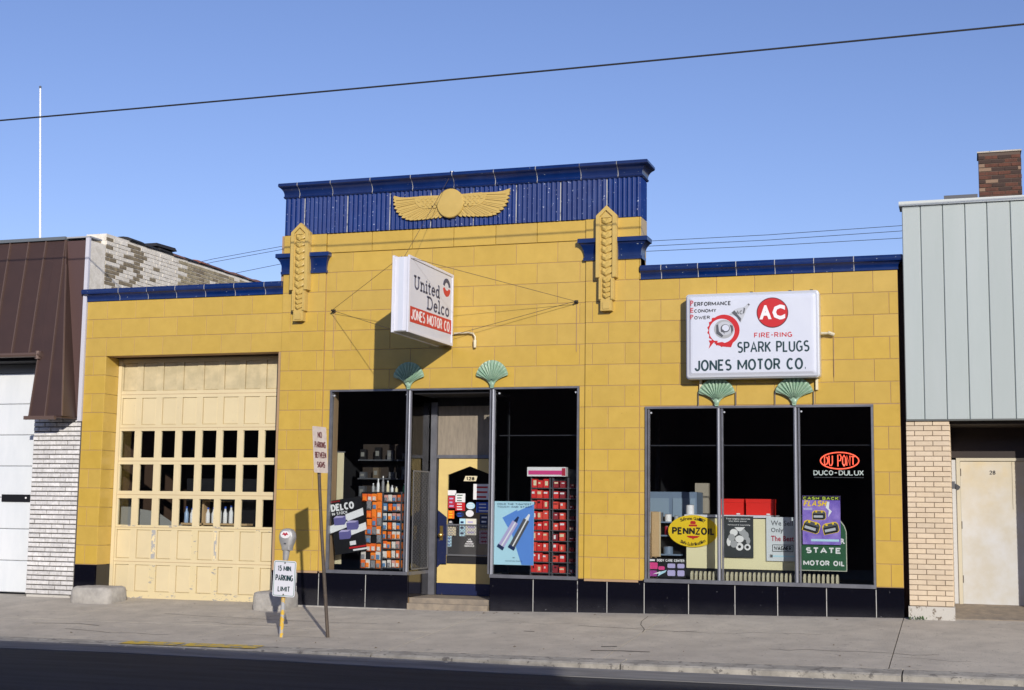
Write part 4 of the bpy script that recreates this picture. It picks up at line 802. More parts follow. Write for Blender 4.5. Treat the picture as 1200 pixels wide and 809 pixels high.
# ------------------------------------------------------------------ wires overhead
def sag(a, b, s, n=16): return [(a[0] + (b[0] - a[0]) * t, a[1] + (b[1] - a[1]) * t, a[2] + (b[2] - a[2]) * t - s * 4 * t * (1 - t)) for t in rng(0, 1, n)]
q = MB().tube(sag((-22, -3.5, 7.1), (38, -3.5, 7.35), .42, 60), .011, 6); o = q.build('overhead_cable', CAB, None); o['label'] = 'thick black cable crossing the whole sky above the street'; o['category'] = 'cable'
for z_, lab, dz in ((0, 'uppermost of the three thin far wires behind the shop', 0), (1, 'middle one of the three thin far wires behind the shop', 0), (2, 'lowest of the three thin far wires behind the shop', 0)):
    off = [0, -.12, -.25][z_]
    P = [(-14, 6.35), (-4.78, 7.82), (-2.8, 8.06), (0.5, 8.2), (4, 7.9), (6.68, 7.73 + .0), (9.5, 7.74), (12.4, 7.80), (17, 8.05), (26, 8.8)]
    if z_ == 2: P = [(-14, 5.9), (-4.78, 7.50), (-2.8, 7.78), (0.5, 8.0), (4, 7.85), (6.68, 7.74), (9.5, 7.74), (12.4, 7.77), (17, 8.0), (26, 8.6)]
    o = MB().tube([(x, 12, z + off * (1 if x > 0 else .7)) for x, z in P], .0065, 5).build('power_line', CAB, None); o['label'] = lab; o['category'] = 'wire'; o['group'] = 'thin wires strung behind the shop'

# ------------------------------------------------------------------ street furniture
def stone(x0, x1, y0, y1, z0, z1, label, sd):
    random.seed(sd); rings = []
    cx, cy = (x0 + x1) / 2, (y0 + y1) / 2
    for i, (f, s) in enumerate(((0, .94), (.12, 1), (.45, 1.0), (.8, .985), (.94, .94), (1.0, .82), (1.0, .3))):
        rg = []
        for t in rng(0, 2 * math.pi, 28)[:-1]:
            c_, s_ = math.cos(t), math.sin(t); p = .32; a = (abs(c_) ** p) * (1 if c_ > 0 else -1); b = (abs(s_) ** p) * (1 if s_ > 0 else -1); j = 1 + random.uniform(-.012, .012)
            rg.append((cx + (x1 - x0) / 2 * a * s * j, cy + (y1 - y0) / 2 * b * s * j, z0 + (z1 - z0) * f + random.uniform(-.006, .006)))
        rings.append(rg)
    o = MB().loft(rings).build('concrete_block', STONE, None, smooth=True); o['label'] = label; o['category'] = 'guard stone'; return o
stone(.33, 1.08, -.60, -.06, -.12, .185, 'low rounded concrete block at the left foot of the garage door', 1)
stone(3.56, 4.08, -.68, -.08, -.12, .20, 'squat concrete block right of the garage door behind the meter', 5)
random.seed(11)
# parking meter
PM = thing('parking_meter', (5.31, -3.03, -.2), 'grey single parking meter on yellow post with 15 minute limit sign', 'parking meter')
lean = .0
q = MB(); q.tube([(5.295, -3.02, -.23), (5.31, -3.02, .30), (5.325, -3.02, .80)], .028, 12, .026); q.build('post', MPOST, PM, smooth=True)
q = MB(); q.tube([(5.325, -3.02, .78), (5.335, -3.02, .93)], .034, 12, .050); q.build('collar', METER, PM, smooth=True)
q = MB(); FM = (Vector((5.345, -3.02, 0)), X_, Z_); prof = [(-.055, .90), (-.062, .95), (-.085, 1.00), (-.100, 1.06), (-.100, 1.10), (-.085, 1.145), (-.05, 1.175), (0, 1.185), (.05, 1.175), (.085, 1.145), (.100, 1.10), (.100, 1.06), (.085, 1.0), (.062, .95), (.055, .90)]
def mprof(s, c=(0, 1.04)): return [(c[0] + (a - c[0]) * s, c[1] + (b - c[1]) * s) for a, b in prof]
q.loft([[(5.345 + a, -3.02 + y, b) for a, b in mprof(s)] for y, s in ((-.065, .80), (-.055, .94), (-.035, 1.0), (.035, 1.0), (.055, .94), (.065, .80))]); hd = q.build('housing', METER, PM, smooth=True)
Fm = front(-3.086); q = MB(); q.prism(ell(5.345, 1.105, .068, .048, 20), Fm, -.01, .006); q.build('window', WP, hd); q = MB(); q.prism([(5.30, 1.10), (5.325, 1.135), (5.345, 1.118), (5.365, 1.135), (5.39, 1.10), (5.365, 1.105), (5.345, 1.085), (5.325, 1.105)], Fm, .006, .009); q.build('violation_flag', DRED, hd)
q = MB(); q.box(5.33, 5.36, -3.095, -3.07, .985, 1.0); q.build('coin_slot', DGREY, hd)
tp = (Vector((5.345, -3.075, .545)), (X_ + Z_ * -.03).normalized(), (Z_ + X_ * .045).normalized())
tp = (tp[0], tp[1], (tp[2] - tp[1] * tp[2].dot(tp[1])).normalized())
q = MB(); q.prism(rr(-.160, -.228, .160, .228, .03), tp, 0, .004); sp = q.build('sign_plate', WHITE, PM)
q = MB(); 
for a, b in zip(rr(-.146, -.214, .146, .214, .02), rr(-.146, -.214, .146, .214, .02)[1:] + rr(-.146, -.214, .146, .214, .02)[:1]): ribbon(q, [a, b], .006, tp, .004, .0055)
q.build('border_line', mat('green_border', (.02, .16, .09), .5), sp)
text('15 MIN.', tp, -.10, .095, .105, .165, DGREEN, sp, c=.006, bold=.014); text('PARKING', tp, -.125, -.03, .125, .05, DGREEN, sp, c=.006, bold=.012); text('LIMIT', tp, -.085, -.165, .09, -.095, DGREEN, sp, c=.006, bold=.014)
q = MB(); 
for b in (-.20, .20): q.prism(ell(0, b, .010, .010, 8), tp, .004, .010)
q.build('bolt', STEEL, sp)
# no parking sign on a leaning pole
NP = thing('street_sign', (5.905, -2.9, -.185), 'leaning rusty pole with a narrow no parking between signs plate', 'street sign')
q = MB(); q.tube([(5.90, -2.90, -.23), (5.78, -2.94, 1.2), (5.69, -2.96, 2.46)], .024, 8, .022); q.build('pole', STEEL, NP)
Un = (Vector((.045, .295, 0)) * 1.0).normalized(); Vn = (Z_ + X_ * -.085).normalized(); Vn = (Vn - Un * Vn.dot(Un)).normalized()
fn = (Vector((5.735, -2.95, 2.20)), Un, Vn)
q = MB(); q.prism(rr(-.155, -.30, .155, .30, .02), fn, 0, .004); pt_ = q.build('sign_plate', SIGNP, NP)
for s_, b0, b1, a_ in (('NO', .15, .235, .05), ('PARKING', .02, .105, .125), ('BETWEEN', -.11, -.03, .125), ('SIGNS', -.235, -.155, .09)): text(s_, fn, -a_, b0, a_, b1, mat('faded_maroon_print', (.13, .045, .05), .6), pt_, c=.006, bold=.014)

# ------------------------------------------------------------------ things behind the glass
def card(name, label, cat, x0, x1, z0, z1, y, m_, group=None, rot=0, t=.006):
    e = thing(name, ((x0 + x1) / 2, y, z0), label, cat, group)
    O = Vector(((x0 + x1) / 2, y, (z0 + z1) / 2)); U = Vector((math.cos(rot), 0, math.sin(rot))); V = Vector((-math.sin(rot), 0, math.cos(rot)))
    fr = (O, U, V); w, h = (x1 - x0) / 2, (z1 - z0) / 2
    MB().prism([(-w, -h), (w, -h), (w, h), (-w, h)], fr, 0, t).build('board', m_, e)
    return e, (O - Y_ * t * 1.0, U, V), w, h
def blk(e, fr, pts, m_, c0=0.001, c1=.002, name='print'): return MB().prism(pts, fr, c0, c1).build(name, m_, e)
def R4(a0, b0, a1, b1): return [(a0, b0), (a1, b0), (a1, b1), (a0, b1)]
# battery-brand poster, tilted, left window
e, fr, w, h = card('poster', 'black tilted poster with pale lilac batteries in the left shop window', 'poster', 4.505, 5.03, .78, 1.60, .06, BLACK, rot=math.radians(9))
text('DELCO', fr, -.245, .24, .14, .35, WP, e, c=.003, bold=.04); text('IN STOCK', fr, -.24, .18, .02, .225, WP, e, c=.003, bold=.02); text('GENUINE', fr, -.26, .375, -.08, .40, RED, e, c=.003)
for a, b, mm in ((-.02, .06, LAV), (-.30, -.08, LAV), (.0, -.16, LAV)): blk(e, fr, [(a, b), (a + .30, b + .06), (a + .30, b + .17), (a, b + .11)], WP)
for a, b in ((-.22, .03), (-.02, -.07), (-.16, -.19)): blk(e, fr, [(a, b), (a + .17, b - .01), (a + .20, b + .03), (a + .20, b + .12), (a + .05, b + .14), (a, b + .11)], mat('deep_lilac_print', (.12, .11, .30), .5), .002, .0035); blk(e, fr, [(a, b + .11), (a + .05, b + .14), (a + .20, b + .12), (a + .15, b + .10)], LAV, .0035, .005)
blk(e, fr, R4(.0, -.30, .10, -.24), WP); blk(e, fr, R4(-.02, -.35, .26, -.325), RED); blk(e, fr, R4(.04, -.39, .27, -.365), WP)
# display rack with hanging packages
RK = thing('display_rack', (5.33, .12, .55), 'dark pegboard rack of small packages in the left shop window', 'display rack')
box('pegboard', BLACK, RK, 4.93, 5.72, .16, .18, .54, 1.70); q = MB()
for i in range(9): q.box(5.30, 5.72, .10, .155, .565 + i * .14, .572 + i * .14)
q.build('shelf', DGREY, RK); q = MB(); [q.box(x, x + .01, .09, .158, .54, 1.70) for x in (5.305, 5.61)]; q.build('upright', DGREY, RK)
PINKP = mat('pack_pink', (.60, .30, .26), .5)
packm = [mat('pack_orange', (.88, .22, .02), .5), mat('pack_deep_orange', (.80, .14, .02), .5), mat('pack_white', (.66, .62, .58), .5), mat('pack_blue', (.10, .22, .42), .5), mat('pack_grey', (.22, .22, .24), .5)]
ordn = ['first', 'second', 'third', 'fourth', 'fifth', 'sixth', 'seventh', 'eighth', 'ninth']
cname = {'pack_orange': 'orange', 'pack_deep_orange': 'deep orange', 'pack_white': 'white', 'pack_pink': 'pink', 'pack_blue': 'blue topped', 'pack_grey': 'grey'}
def pack(x, z, w, h, m_, label, group, y=.10, top=None, name='package', art=None):
    e = thing(name, (x + w / 2, y, z), label, name, group)
    j_ = random.uniform(-.006, .006); x += j_; w *= random.uniform(.95, 1.1); h *= random.uniform(.92, 1.12); piece('card', m_, e, x, x + round(w, 3), y + .012, y + .02, z, z + round(h, 3), .002); piece('blister', art or packm[random.choice((0, 2, 3, 4))], e, x + w * .18, x + w * .82, y - .010, y + .0115, z + h * .1, z + h * .62, .006)
    return e
for c in range(4):
    for r in range(9):
        z = .56 + r * .125; x = 4.965 + c * .083
        if c == 0 and r > 4 and r < 8: continue
        if (c, r) in ((1, 1), (2, 3), (0, 2)): continue
        m_ = random.choice([packm[0], packm[0], packm[0], packm[1], packm[2], packm[4]])
        pack(x, z, .077, .117, m_, '%s hanging pack, orange section, %s column from left, %s row from bottom' % (cname[m_.name], ordn[c], ordn[r]), 'packages hanging in the orange section')
for c in range(5):
    for r in range(8):
        z = .578 + r * .14; x = (5.322 + c * .072) if c < 4 else 5.63
        m_ = random.choice([packm[2], packm[2], packm[2], packm[1], packm[0], packm[3], PINKP] if c < 4 else [packm[1], packm[0]])
        pack(x, z, .06 if c < 4 else .07, .105, m_, '%s pack, shelved section, %s column from left, %s row from bottom' % (cname[m_.name], ordn[c], ordn[r]), 'packages on the shelved section')
# bottles and trophies on the rack top
def bottle(x, y, z, h, r, m_, label, cap=WP, group=None):
    e = thing('bottle', (x, y, z), label, 'bottle', group)
    MB().loft([[(x + rr_ * math.cos(t), y + rr_ * math.sin(t), z + f * h) for t in rng(0, 2 * math.pi, 10)[:-1]] for f, rr_ in ((0, r * .9), (.05, r), (.6, r), (.75, r * .5), (.88, r * .4))]).build('body', m_, e, smooth=True)
    MB().tube([(x, y, z + .88 * h), (x, y, z + h)], r * .48, 8).build('cap', cap, e)
for i, (x, h, m_, cn) in enumerate(((5.12, .13, GREY, 'grey'), (5.20, .20, WP, 'white'), (5.28, .24, packm[4], 'tall dark'), (5.36, .17, CREAMP, 'cream'), (5.43, .10, WP, 'short white'), (5.50, .08, CREAMP, 'tiny cream'), (5.63, .13, mat('green_plastic', (.03, .25, .10), .4), 'green'))):
    bottle(x, .17, 1.701, h, .022, m_, '%s bottle standing on top of the rack in the left window' % cn, group='bottles on top of the rack')
WS = thing('wall_shelf', (4.9, 1.6, 1.4), 'dim shelf unit far behind the left shop window above the rack', 'shelf')
for z in (1.62, 1.92, 2.22): box('shelf_board', DGREY, WS, 4.25, 5.45, 1.5, 1.75, z, z + .02)
box('back_panel', DKW, WS, 4.22, 5.48, 1.76, 1.78, 1.3, 2.5)
random.seed(31)
for i in range(14):
    zz = (1.64, 1.94, 2.24)[i % 3]; x = 4.3 + (i // 3) * .235 + random.uniform(0, .06); m_ = random.choice([DGREY, BLACK, mat('dim_grey', (.14, .14, .15), .5), mat('dim_blue', (.06, .09, .18), .5), mat('dim_tan', (.12, .09, .06), .5)]); h = random.uniform(.08, .2)
    e = thing('shelf_goods', (x, 1.6, zz), '%s item from left on %s board of the dim wall shelf' % (ordn[i // 3], ('lowest', 'middle', 'top')[i % 3]), 'box', 'goods on the dim wall shelf'); piece('carton_body', m_, e, x - .05, x + .05, 1.55, 1.65, zz, round(zz + h, 2), .004); piece('paper_label', mat('dim_paper', (.2, .2, .19), .5), e, x - .03, x + .03, 1.546, 1.549, round(zz + h * .3, 2), round(zz + h * .7, 2), .001)
for i in range(15):
    r_i, c_i = divmod(i, 3); y = .16 + c_i * .19; zz = .72 + r_i * .25; m_ = random.choice([GREY, LBP, CREAMP, DGREY, PGR0, mat('dim_blue', (.06, .09, .18), .5)])
    e = thing('hanging_card', (5.74, y, zz), 'small card behind the entrance side pane, %s row from bottom, %s from street' % (ordn[r_i], ordn[c_i]), 'card', 'cards behind the entrance side pane'); w_ = random.uniform(.09, .15); h_ = random.uniform(.10, .19)
    box('card_sheet', m_, e, 5.738, 5.742, y, y + w_, zz, zz + h_); box('print', random.choice([DGREY, NAVY, DRED]), e, 5.7425, 5.744, y + .02, y + w_ - .02, zz + h_ * .3, zz + h_ * .6)
CU = thing('window_curtain', (4.55, .3, .55), 'narrow cream curtain strip at the left end of the left window', 'curtain'); q = MB()
for i in range(5): q.tube([(4.45 + i * .022, .32, .6), (4.45 + i * .022, .32, 2.30)], .013, 6)
q.build('pale_sheet', mat('cream_cloth', (.62, .56, .38), .8), CU); MB().box(4.43, 4.57, .31, .33, 2.30, 2.32).build('rod', ALU, CU)
# middle window: blue poster and red carton display
e, fr, w, h = card('poster', 'light blue poster with two spray tubes in the middle window', 'poster', 7.112, 7.715, .665, 1.58, .055, LBP)
blk(e, fr, [(-.18, .22), (.30, .42), (.30, -.455), (.12, -.455), (-.03, -.02)], MBP); blk(e, fr, [(-.18, .22), (-.03, -.02), (.02, .1), (.05, .34)], MBP, .001, .0022)
for dx, mm, m2 in ((0, LAV, NAVY), (.17, DGREY, LAV)):
    a0, b0, a1, b1 = -.20 + dx, -.20 - .02 * dx, .02 + dx, .16 + dx * .2
    d = Vector((a1 - a0, b1 - b0)).normalized(); n = Vector((-d.y, d.x)); A = Vector((a0, b0)); Bv = Vector((a1, b1)); wd_ = .048
    blk(e, fr, [tuple(A - n * wd_), tuple(Bv - n * wd_), tuple(Bv + n * wd_), tuple(A + n * wd_)], mm, .003, .0045); blk(e, fr, [tuple(A - n * wd_ * .3), tuple(Bv - n * wd_ * .3), tuple(Bv + n * wd_ * .1), tuple(A + n * wd_ * .1)], WP, .0045, .0055)
    blk(e, fr, [tuple(Bv - n * wd_ * .6), tuple(Bv + d * .09 - n * wd_ * .25), tuple(Bv + d * .09 + n * wd_ * .25), tuple(Bv + n * wd_ * .6)], m2 if dx == 0 else WP, .003, .005)
    blk(e, fr, [tuple(A - n * wd_ * 1.1 - d * .03), tuple(A - n * wd_ * 1.1 + d * .02), tuple(A + n * wd_ * 1.1 + d * .02), tuple(A + n * wd_ * 1.1 - d * .03)], NAVY, .003, .006)
text('HOLD THE TIGHTEST', fr, -.26, .405, .26, .43, NAVY, e, bold=.02); text('TOUCH AND START', fr, -.26, .365, .27, .39, NAVY, e, bold=.02); text('*', fr, -.02, -.375, .02, -.345, NAVY, e, bold=.05); text('CHAMPION PARTS', fr, -.13, -.41, .13, -.395, NAVY, e)
DS = thing('display_stand', (7.9, .3, .5), 'tall stand of red cartons under a pink header in the middle window', 'display stand')
box('back_board', BLACK, DS, 7.60, 8.36, .34, .37, .10, 2.06); q = box('header_board', WP, DS, 7.55, 8.14, .22, .33, 1.95, 2.085)
box('header_print', PINK, q, 7.57, 8.08, .215, .219, 1.975, 2.035); box('header_print', DRED, q, 8.081, 8.135, .215, .219, 1.96, 2.07)
for x in (7.60, 7.885, 7.93, 8.16): box('upright', ALU, DS, x, x + .012, .25, .339, .10, 1.93)
sh = MB()
for i in range(9): sh.box(7.612, 8.36, .24, .339, .56 + i * .153 - .012, .56 + i * .153)
sh.build('shelf', DGREY, DS)
cart = [mat('carton_red', (.62, .03, .03), .45), mat('carton_bright_red', (.72, .07, .05), .45), mat('carton_dark_red', (.26, .02, .03), .5)]
def carton(x, z, w, h, m_, label, group, y=.235):
    e = thing('carton', (x + w / 2, y, z), label, 'carton', group); h *= random.choice((1, 1, .93, 1.1)); x += random.uniform(-.003, .003); y += random.uniform(-.012, .008); piece('box', m_, e, x, x + w, y, y + .08, z, z + h, .003); k0 = random.choice((.1, .2, .35)); piece('label_patch', random.choice((WP, WP, CREAMP, BLACK)), e, x + w * k0, x + w * random.choice((.6, .8, .92)), y - .003, y + .004, z + h * random.choice((.25, .5, .62)), z + h * random.choice((.75, .85)), .001); return e
for r in range(9):
    for c in range(3):
        m_ = random.choice(cart[:2]); carton(7.618 + c * .087, .561 + r * .153, .078, .115, m_, '%s carton, left stack, %s from left, %s row from bottom' % ('bright red' if m_ is cart[1] else 'red', ordn[c], ordn[r]), 'red cartons in the left stack')
    for c in range(2):
        m_ = random.choice(cart); carton(7.95 + c * .098, .561 + r * .153, .075, random.uniform(.08, .115), m_, '%s carton, right stack, %s from left, %s row from bottom' % ({0: 'red', 1: 'bright red', 2: 'dark red'}[cart.index(m_)], ordn[c], ordn[r]), 'cartons in the right stack')
    for c in range(2):
        carton(8.19 + c * .085, .561 + r * .153, .06, .05, cart[2], 'small dark red carton, shadowed shelves, %s from left, %s row from bottom' % (ordn[c], ordn[r]), 'small cartons on the shadowed shelves', y=.28)
# right window
e = thing('oval_sign', (9.985, .33, .98), 'yellow oval motor oil sign behind the right window glass', 'sign'); Fo = front(.335)
q = MB(); q.prism(ell(9.985, 1.193, .356, .225, 48), Fo, -.012, 0); q.build('board', YP, e)
q = MB(); text('PENNZOIL', Fo, 9.685, 1.14, 10.295, 1.245, BLACK, e, c=.003, bold=.035)
def arctext(s, cx, cz, rx, rz, a0, a1, hgt, m_, parent, fr, up=1):
    n = len(s); q = MB()
    for i, ch in enumerate(s):
        if ch == ' ': continue
        t = math.radians(a0 + (a1 - a0) * (i + .5) / n); x = cx + rx * math.cos(t); z = cz + rz * math.sin(t); wdt = hgt * (.62 if ch.islower() else .8); 
        sl_ = math.atan2(rz * math.cos(t), -rx * math.sin(t)); ang = sl_ + (math.pi if math.cos(sl_) < 0 else 0)
        lo = ch in 'acemnorsuvwxz'; text(ch, fr, x - wdt / 2, z, x + wdt / 2, z + hgt * (.7 if lo else 1), m_, parent, c=.003, bold=.015, rot=ang, mb=q)
    return q.build('lettering', m_, parent)
arctext('Supreme Quality', 9.985, 1.193, .27, .155, 128, 52, .045, BLACK, e, Fo); arctext('Safe Lubrication', 9.985, 1.213, .285, .225, 230, 310, .045, BLACK, e, Fo)
q = MB(); q.prism([(a - .05, b) for a, b in [(10.00, 1.29), (10.07, 1.29), (10.075, 1.315), (10.06, 1.335), (10.01, 1.335), (9.995, 1.315)]], Fo, 0, .003); q.prism(R4(9.925, 1.258, 10.045, 1.283), Fo, 0, .003); q.prism([(a - .05, b - .005) for a, b in [(9.94, 1.13), (10.13, 1.13), (10.10, 1.105), (10.05, 1.095), (10.035, 1.075), (10.02, 1.095), (9.97, 1.105)]], Fo, 0, .003); q.build('bell_print', RED, e)
e, fr, w, h = card('poster', 'low pink and purple car care poster in the right window, lower left corner', 'poster', 9.40, 9.935, .545, .815, .055, BLACK)
text('BODY CARE CENTER', fr, -.14, .085, .25, .12, WP, e, bold=.03); blk(e, fr, R4(-.25, .09, -.17, .115), WP)
for a0, b0, a1, b1, mm in ((-.255, -.02, -.13, .07, PINK), (-.25, -.12, -.14, -.04, mat('plum_print', (.30, .04, .25), .5)), (-.12, -.03, -.03, .02, PINK), (.01, .0, .12, .06, LAV), (.15, .0, .25, .06, LAV), (.01, -.11, .12, -.03, LAV), (.15, -.11, .25, -.03, LAV)): blk(e, fr, rr(a0, b0, a1, b1, .015, 3), mm)
blk(e, fr, [(-.13, -.12), (-.02, -.06), (.0, -.03), (-.1, -.06)], LBP, .002, .003); blk(e, fr, [(-.20, -.09), (-.09, -.05), (-.10, -.08)], WP, .002, .0035)
e, fr, w, h = card('poster', 'black poster with a white engine drawing on the counter front, left of the white card', 'poster', 10.41, 10.835, .835, 1.41, .335, mat('charcoal_print', (.03, .035, .04), .5))
text('Your engine deserves', fr, -.17, .235, .17, .262, WP, e, bold=.02); text('the best parts', fr, -.13, .205, .12, .228, WP, e, bold=.02); text('Fel-tested & long-lasting', fr, -.14, .155, .17, .175, WP, e, bold=.02)
for cx, cz, rx, rz, mm in ((-.06, .06, .055, .05, WP), (.06, .07, .05, .045, GREY), (-.09, -.01, .05, .05, GREY), (.02, -.03, .06, .05, WP), (.10, .02, .05, .06, GREY), (-.06, -.10, .05, .05, GREY), (.02, -.135, .055, .055, WP), (.13, -.14, .045, .045, WP), (.14, -.05, .03, .05, GREY), (-.13, -.07, .03, .06, WP)): blk(e, fr, ell(cx, cz, rx, rz, 14), mm, .001, random.uniform(.0015, .003))
for cx, cz in ((.02, -.135), (.13, -.14)): blk(e, fr, ell(cx, cz, .022, .022, 10), BLACK, .003, .004)
blk(e, fr, [(-.05, .135), (.10, .135), (.04, .08), (.0, .08)], WP, .002, .0035)
e, fr, w, h = card('poster', 'white card reading We Sell Only The Best beside the second right window post', 'poster', 11.015, 11.445, .80, 1.405, .335, mat('white_card', (.62, .66, .70), .5))
text('We Sell', fr, -.15, .185, .15, .255, DGREY, e, bold=.008); text('Only', fr, -.15, .075, .02, .155, DGREY, e, bold=.012); text('The Best.', fr, -.15, -.03, .18, .045, DRED, e, bold=.022)
q = MB(); [ribbon(q, [a, b], .008, fr, .001, .003) for a, b in (((-.13, -.17), (.15, -.17)), ((-.13, -.08), (.15, -.08)), ((-.13, -.17), (-.13, -.08)), ((.15, -.17), (.15, -.08)))]; q.build('print', BLACK, e); text('WAGNER', fr, -.11, -.155, .13, -.095, BLACK, e, bold=.02)
blk(e, fr, R4(-.16, -.245, .17, -.225), LBP); blk(e, fr, R4(-.17, -.26, -.13, -.21), GREY)
e = thing('tin_sign', (11.81, .09, .69), 'dark green motor oil sign partly hidden by the purple poster', 'sign'); Fq = front(.085)
q = MB(); q.prism([(11.50, .69), (12.125, .69), (12.125, 1.22), (12.10, 1.30), (12.05, 1.37), (11.98, 1.42), (11.9, 1.44), (11.50, 1.44)], Fq, -.01, 0); q.build('board', mat('cream_edge', (.5, .5, .42), .5), e); q = MB(); q.prism([(11.51, .70), (12.115, .70), (12.115, 1.22), (12.09, 1.295), (12.04, 1.36), (11.975, 1.41), (11.9, 1.43), (11.51, 1.43)], Fq, 0, .003); q.build('field', GRP, e)
text('STATE', Fq, 11.58, .925, 12.05, 1.005, WP, e, c=.006, bold=.04); text('MOTOR OIL', Fq, 11.545, .76, 12.095, .83, WP, e, c=.006, bold=.035); text('R', Fq, 12.04, 1.06, 12.105, 1.13, WP, e, c=.006, bold=.04)
e, fr, w, h = card('poster', 'purple lightning poster with three batteries reading Cash Back Flash', 'poster', 11.545, 12.05, 1.045, 1.70, .055, PUR)
blk(e, fr, R4(-.25, .27, .25, .325), BLACK, .0005, .001); text('CASH BACK', fr, -.24, .275, .23, .315, mat('lime_print', (.50, .62, .05), .5), e, bold=.03); text('FLASH', fr, -.24, .185, .06, .265, YP, e, bold=.03, shear=.3)
blk(e, fr, [(.08, .25), (.11, .25), (.10, .16), (.14, .12), (.09, .04), (.10, .13), (.06, .17)], WP, .001, .002); blk(e, fr, R4(-.24, .135, -.12, .165), LAV)
for cx, cz, s_, rt in ((-.03, .06, .085, 0), (-.135, -.10, .105, -.28), (.125, -.115, .10, .22)):
    c_, q_ = math.cos(rt), math.sin(rt)
    T = lambda P, k=1: [(cx + (a * c_ - b * q_) * s_ * k, cz + (a * q_ + b * c_) * s_ * k) for a, b in P]
    blk(e, fr, T([(-1, -.6), (.75, -.6), (1, -.35), (1, .45), (.75, .75), (-.7, .75), (-1, .5)], 1.08), YP, .001, .002)
    blk(e, fr, T([(-1, -.6), (.75, -.6), (.75, .3), (-1, .3)]), BLACK, .002, .003); blk(e, fr, T([(.75, -.6), (1, -.35), (1, .45), (.75, .3)]), mat('charcoal_print', (.03, .035, .04), .5), .002, .0031)
    blk(e, fr, T([(-1, .3), (.75, .3), (1, .45), (.7, .72), (-.72, .72)]), DGREY, .002, .0032); blk(e, fr, T([(-.85, -.3), (.6, -.3), (.6, .05), (-.85, .05)]), PGR, .003, .004)
    blk(e, fr, T([(-.6, .5), (-.3, .5), (-.3, .85), (-.6, .85)]), YP, .0032, .0045); blk(e, fr, T([(.3, .5), (.55, .5), (.55, .85), (.3, .85)]), YP, .0032, .0045)
blk(e, fr, R4(-.14, -.285, .23, -.255), LBP)
# neon
NE = thing('neon_sign', (12.03, .10, 2.0), 'glowing red oval neon over white neon letters high in the right window', 'neon sign'); Fn = front(.10)
pts = [(a, b) for a, b in ell(12.045, 2.18, .255, .112, 40)]; q = MB(); q.tube([(x, .10, z) for x, z in pts + pts[:1]], .0085, 6); q.build('oval_tube', NEONR, NE)
STK = {'D': [[(0, 0), (0, 1), (.5, .9), (.7, .5), (.5, .1), (0, 0)]], 'U': [[(0, 1), (0, .25), (.2, 0), (.5, 0), (.7, .25), (.7, 1)]], 'P': [[(0, 0), (0, 1), (.5, 1), (.68, .8), (.5, .5), (0, .5)]], 'O': [[(.35, 0), (.05, .25), (.05, .75), (.35, 1), (.65, .75), (.65, .25), (.35, 0)]],
       'N': [[(0, 0), (0, 1), (.65, 0), (.65, 1)]], 'T': [[(.35, 0), (.35, 1)], [(0, 1), (.7, 1)]], 'C': [[(.65, .85), (.35, 1), (.05, .7), (.05, .3), (.35, 0), (.65, .15)]], 'L': [[(0, 1), (0, 0), (.6, 0)]], 'X': [[(0, 0), (.65, 1)], [(0, 1), (.65, 0)]], '-': [[(.1, .5), (.5, .5)]], ' ': []}
def neon(s, x0, x1, z0, z1, m_, fr_y=.10, r=.008, zs=None):
    q = MB(); n = len(s); st = (x1 - x0) / n
    for i, ch in enumerate(s):
        for pl_ in STK[ch]:
            zz = zs(i / (n - 1)) if zs else 1
            q.tube([(x0 + (i + a * 1.1) * st, fr_y, (z0 + z1) / 2 + (b - .5) * (z1 - z0) * zz) for a, b in pl_], r, 5)
    q.build('letter_tube', m_, NE)
neon('DU PONT', 11.845, 12.26, 2.105, 2.255, NEONR, zs=lambda t: .75 + .3 * math.sin(math.pi * t)); neon('DUCO-DULUX', 11.70, 12.375, 1.985, 2.045, NEONW, r=.007)
MB().box(11.7, 12.36, .125, .13, 1.95, 1.956).build('support_bar', DGREY, NE)
# counter, radiator, boxes
CT = thing('counter', (10.6, .95, .08), 'long cream fronted counter with white top behind the right window', 'counter')
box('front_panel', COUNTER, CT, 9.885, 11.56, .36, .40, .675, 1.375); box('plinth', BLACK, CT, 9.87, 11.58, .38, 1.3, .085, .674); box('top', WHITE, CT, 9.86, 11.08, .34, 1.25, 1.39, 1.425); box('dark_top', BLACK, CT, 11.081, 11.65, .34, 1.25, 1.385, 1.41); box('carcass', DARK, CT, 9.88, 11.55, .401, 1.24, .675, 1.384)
RD = thing('radiator', (11.0, .25, .09), 'low ribbed radiator running along the sill of the right window', 'radiator')
for i in range(33):
    x = 9.99 + i * .062; MB().loft([[(x, y_, .12), (x + .034, y_, .12)][::1] + [(x + .034, y_ + .10, .12), (x, y_ + .10, .12)] if 0 else [(x, .10, z), (x + .034, .10, z), (x + .034, .20, z), (x, .20, z)] for z, y_ in ((.12, .2), (.60, .2))] + [[(x + .006, .115, .642), (x + .028, .115, .642), (x + .028, .185, .642), (x + .006, .185, .642)]]).build('rib', mat('radiator_paint', (.46, .42, .30), .5), RD)
MB().tube([(9.95, .15, .2), (12.06, .15, .2)], .02).build('pipe', STEEL, RD)
for x0, x1, lab in ((10.30, 10.645, 'left one of the two bright red boxes on the counter'), (10.68, 11.07, 'right one of the two bright red boxes on the counter')):
    e = thing('red_box', ((x0 + x1) / 2, .8, 1.43), lab, 'box', 'red boxes on the counter'); rb_ = mat('bright_red_metal', (.72, .02, .012), .4); box('body', rb_, e, x0, x1, .70, .95, 1.427, 1.60); box('lid', rb_, e, x0 - .004, x1 + .004, .695, .954, 1.602, 1.655); box('catch', WP, e, x1 - .10, x1 - .05, .69, .699, 1.432, 1.45)
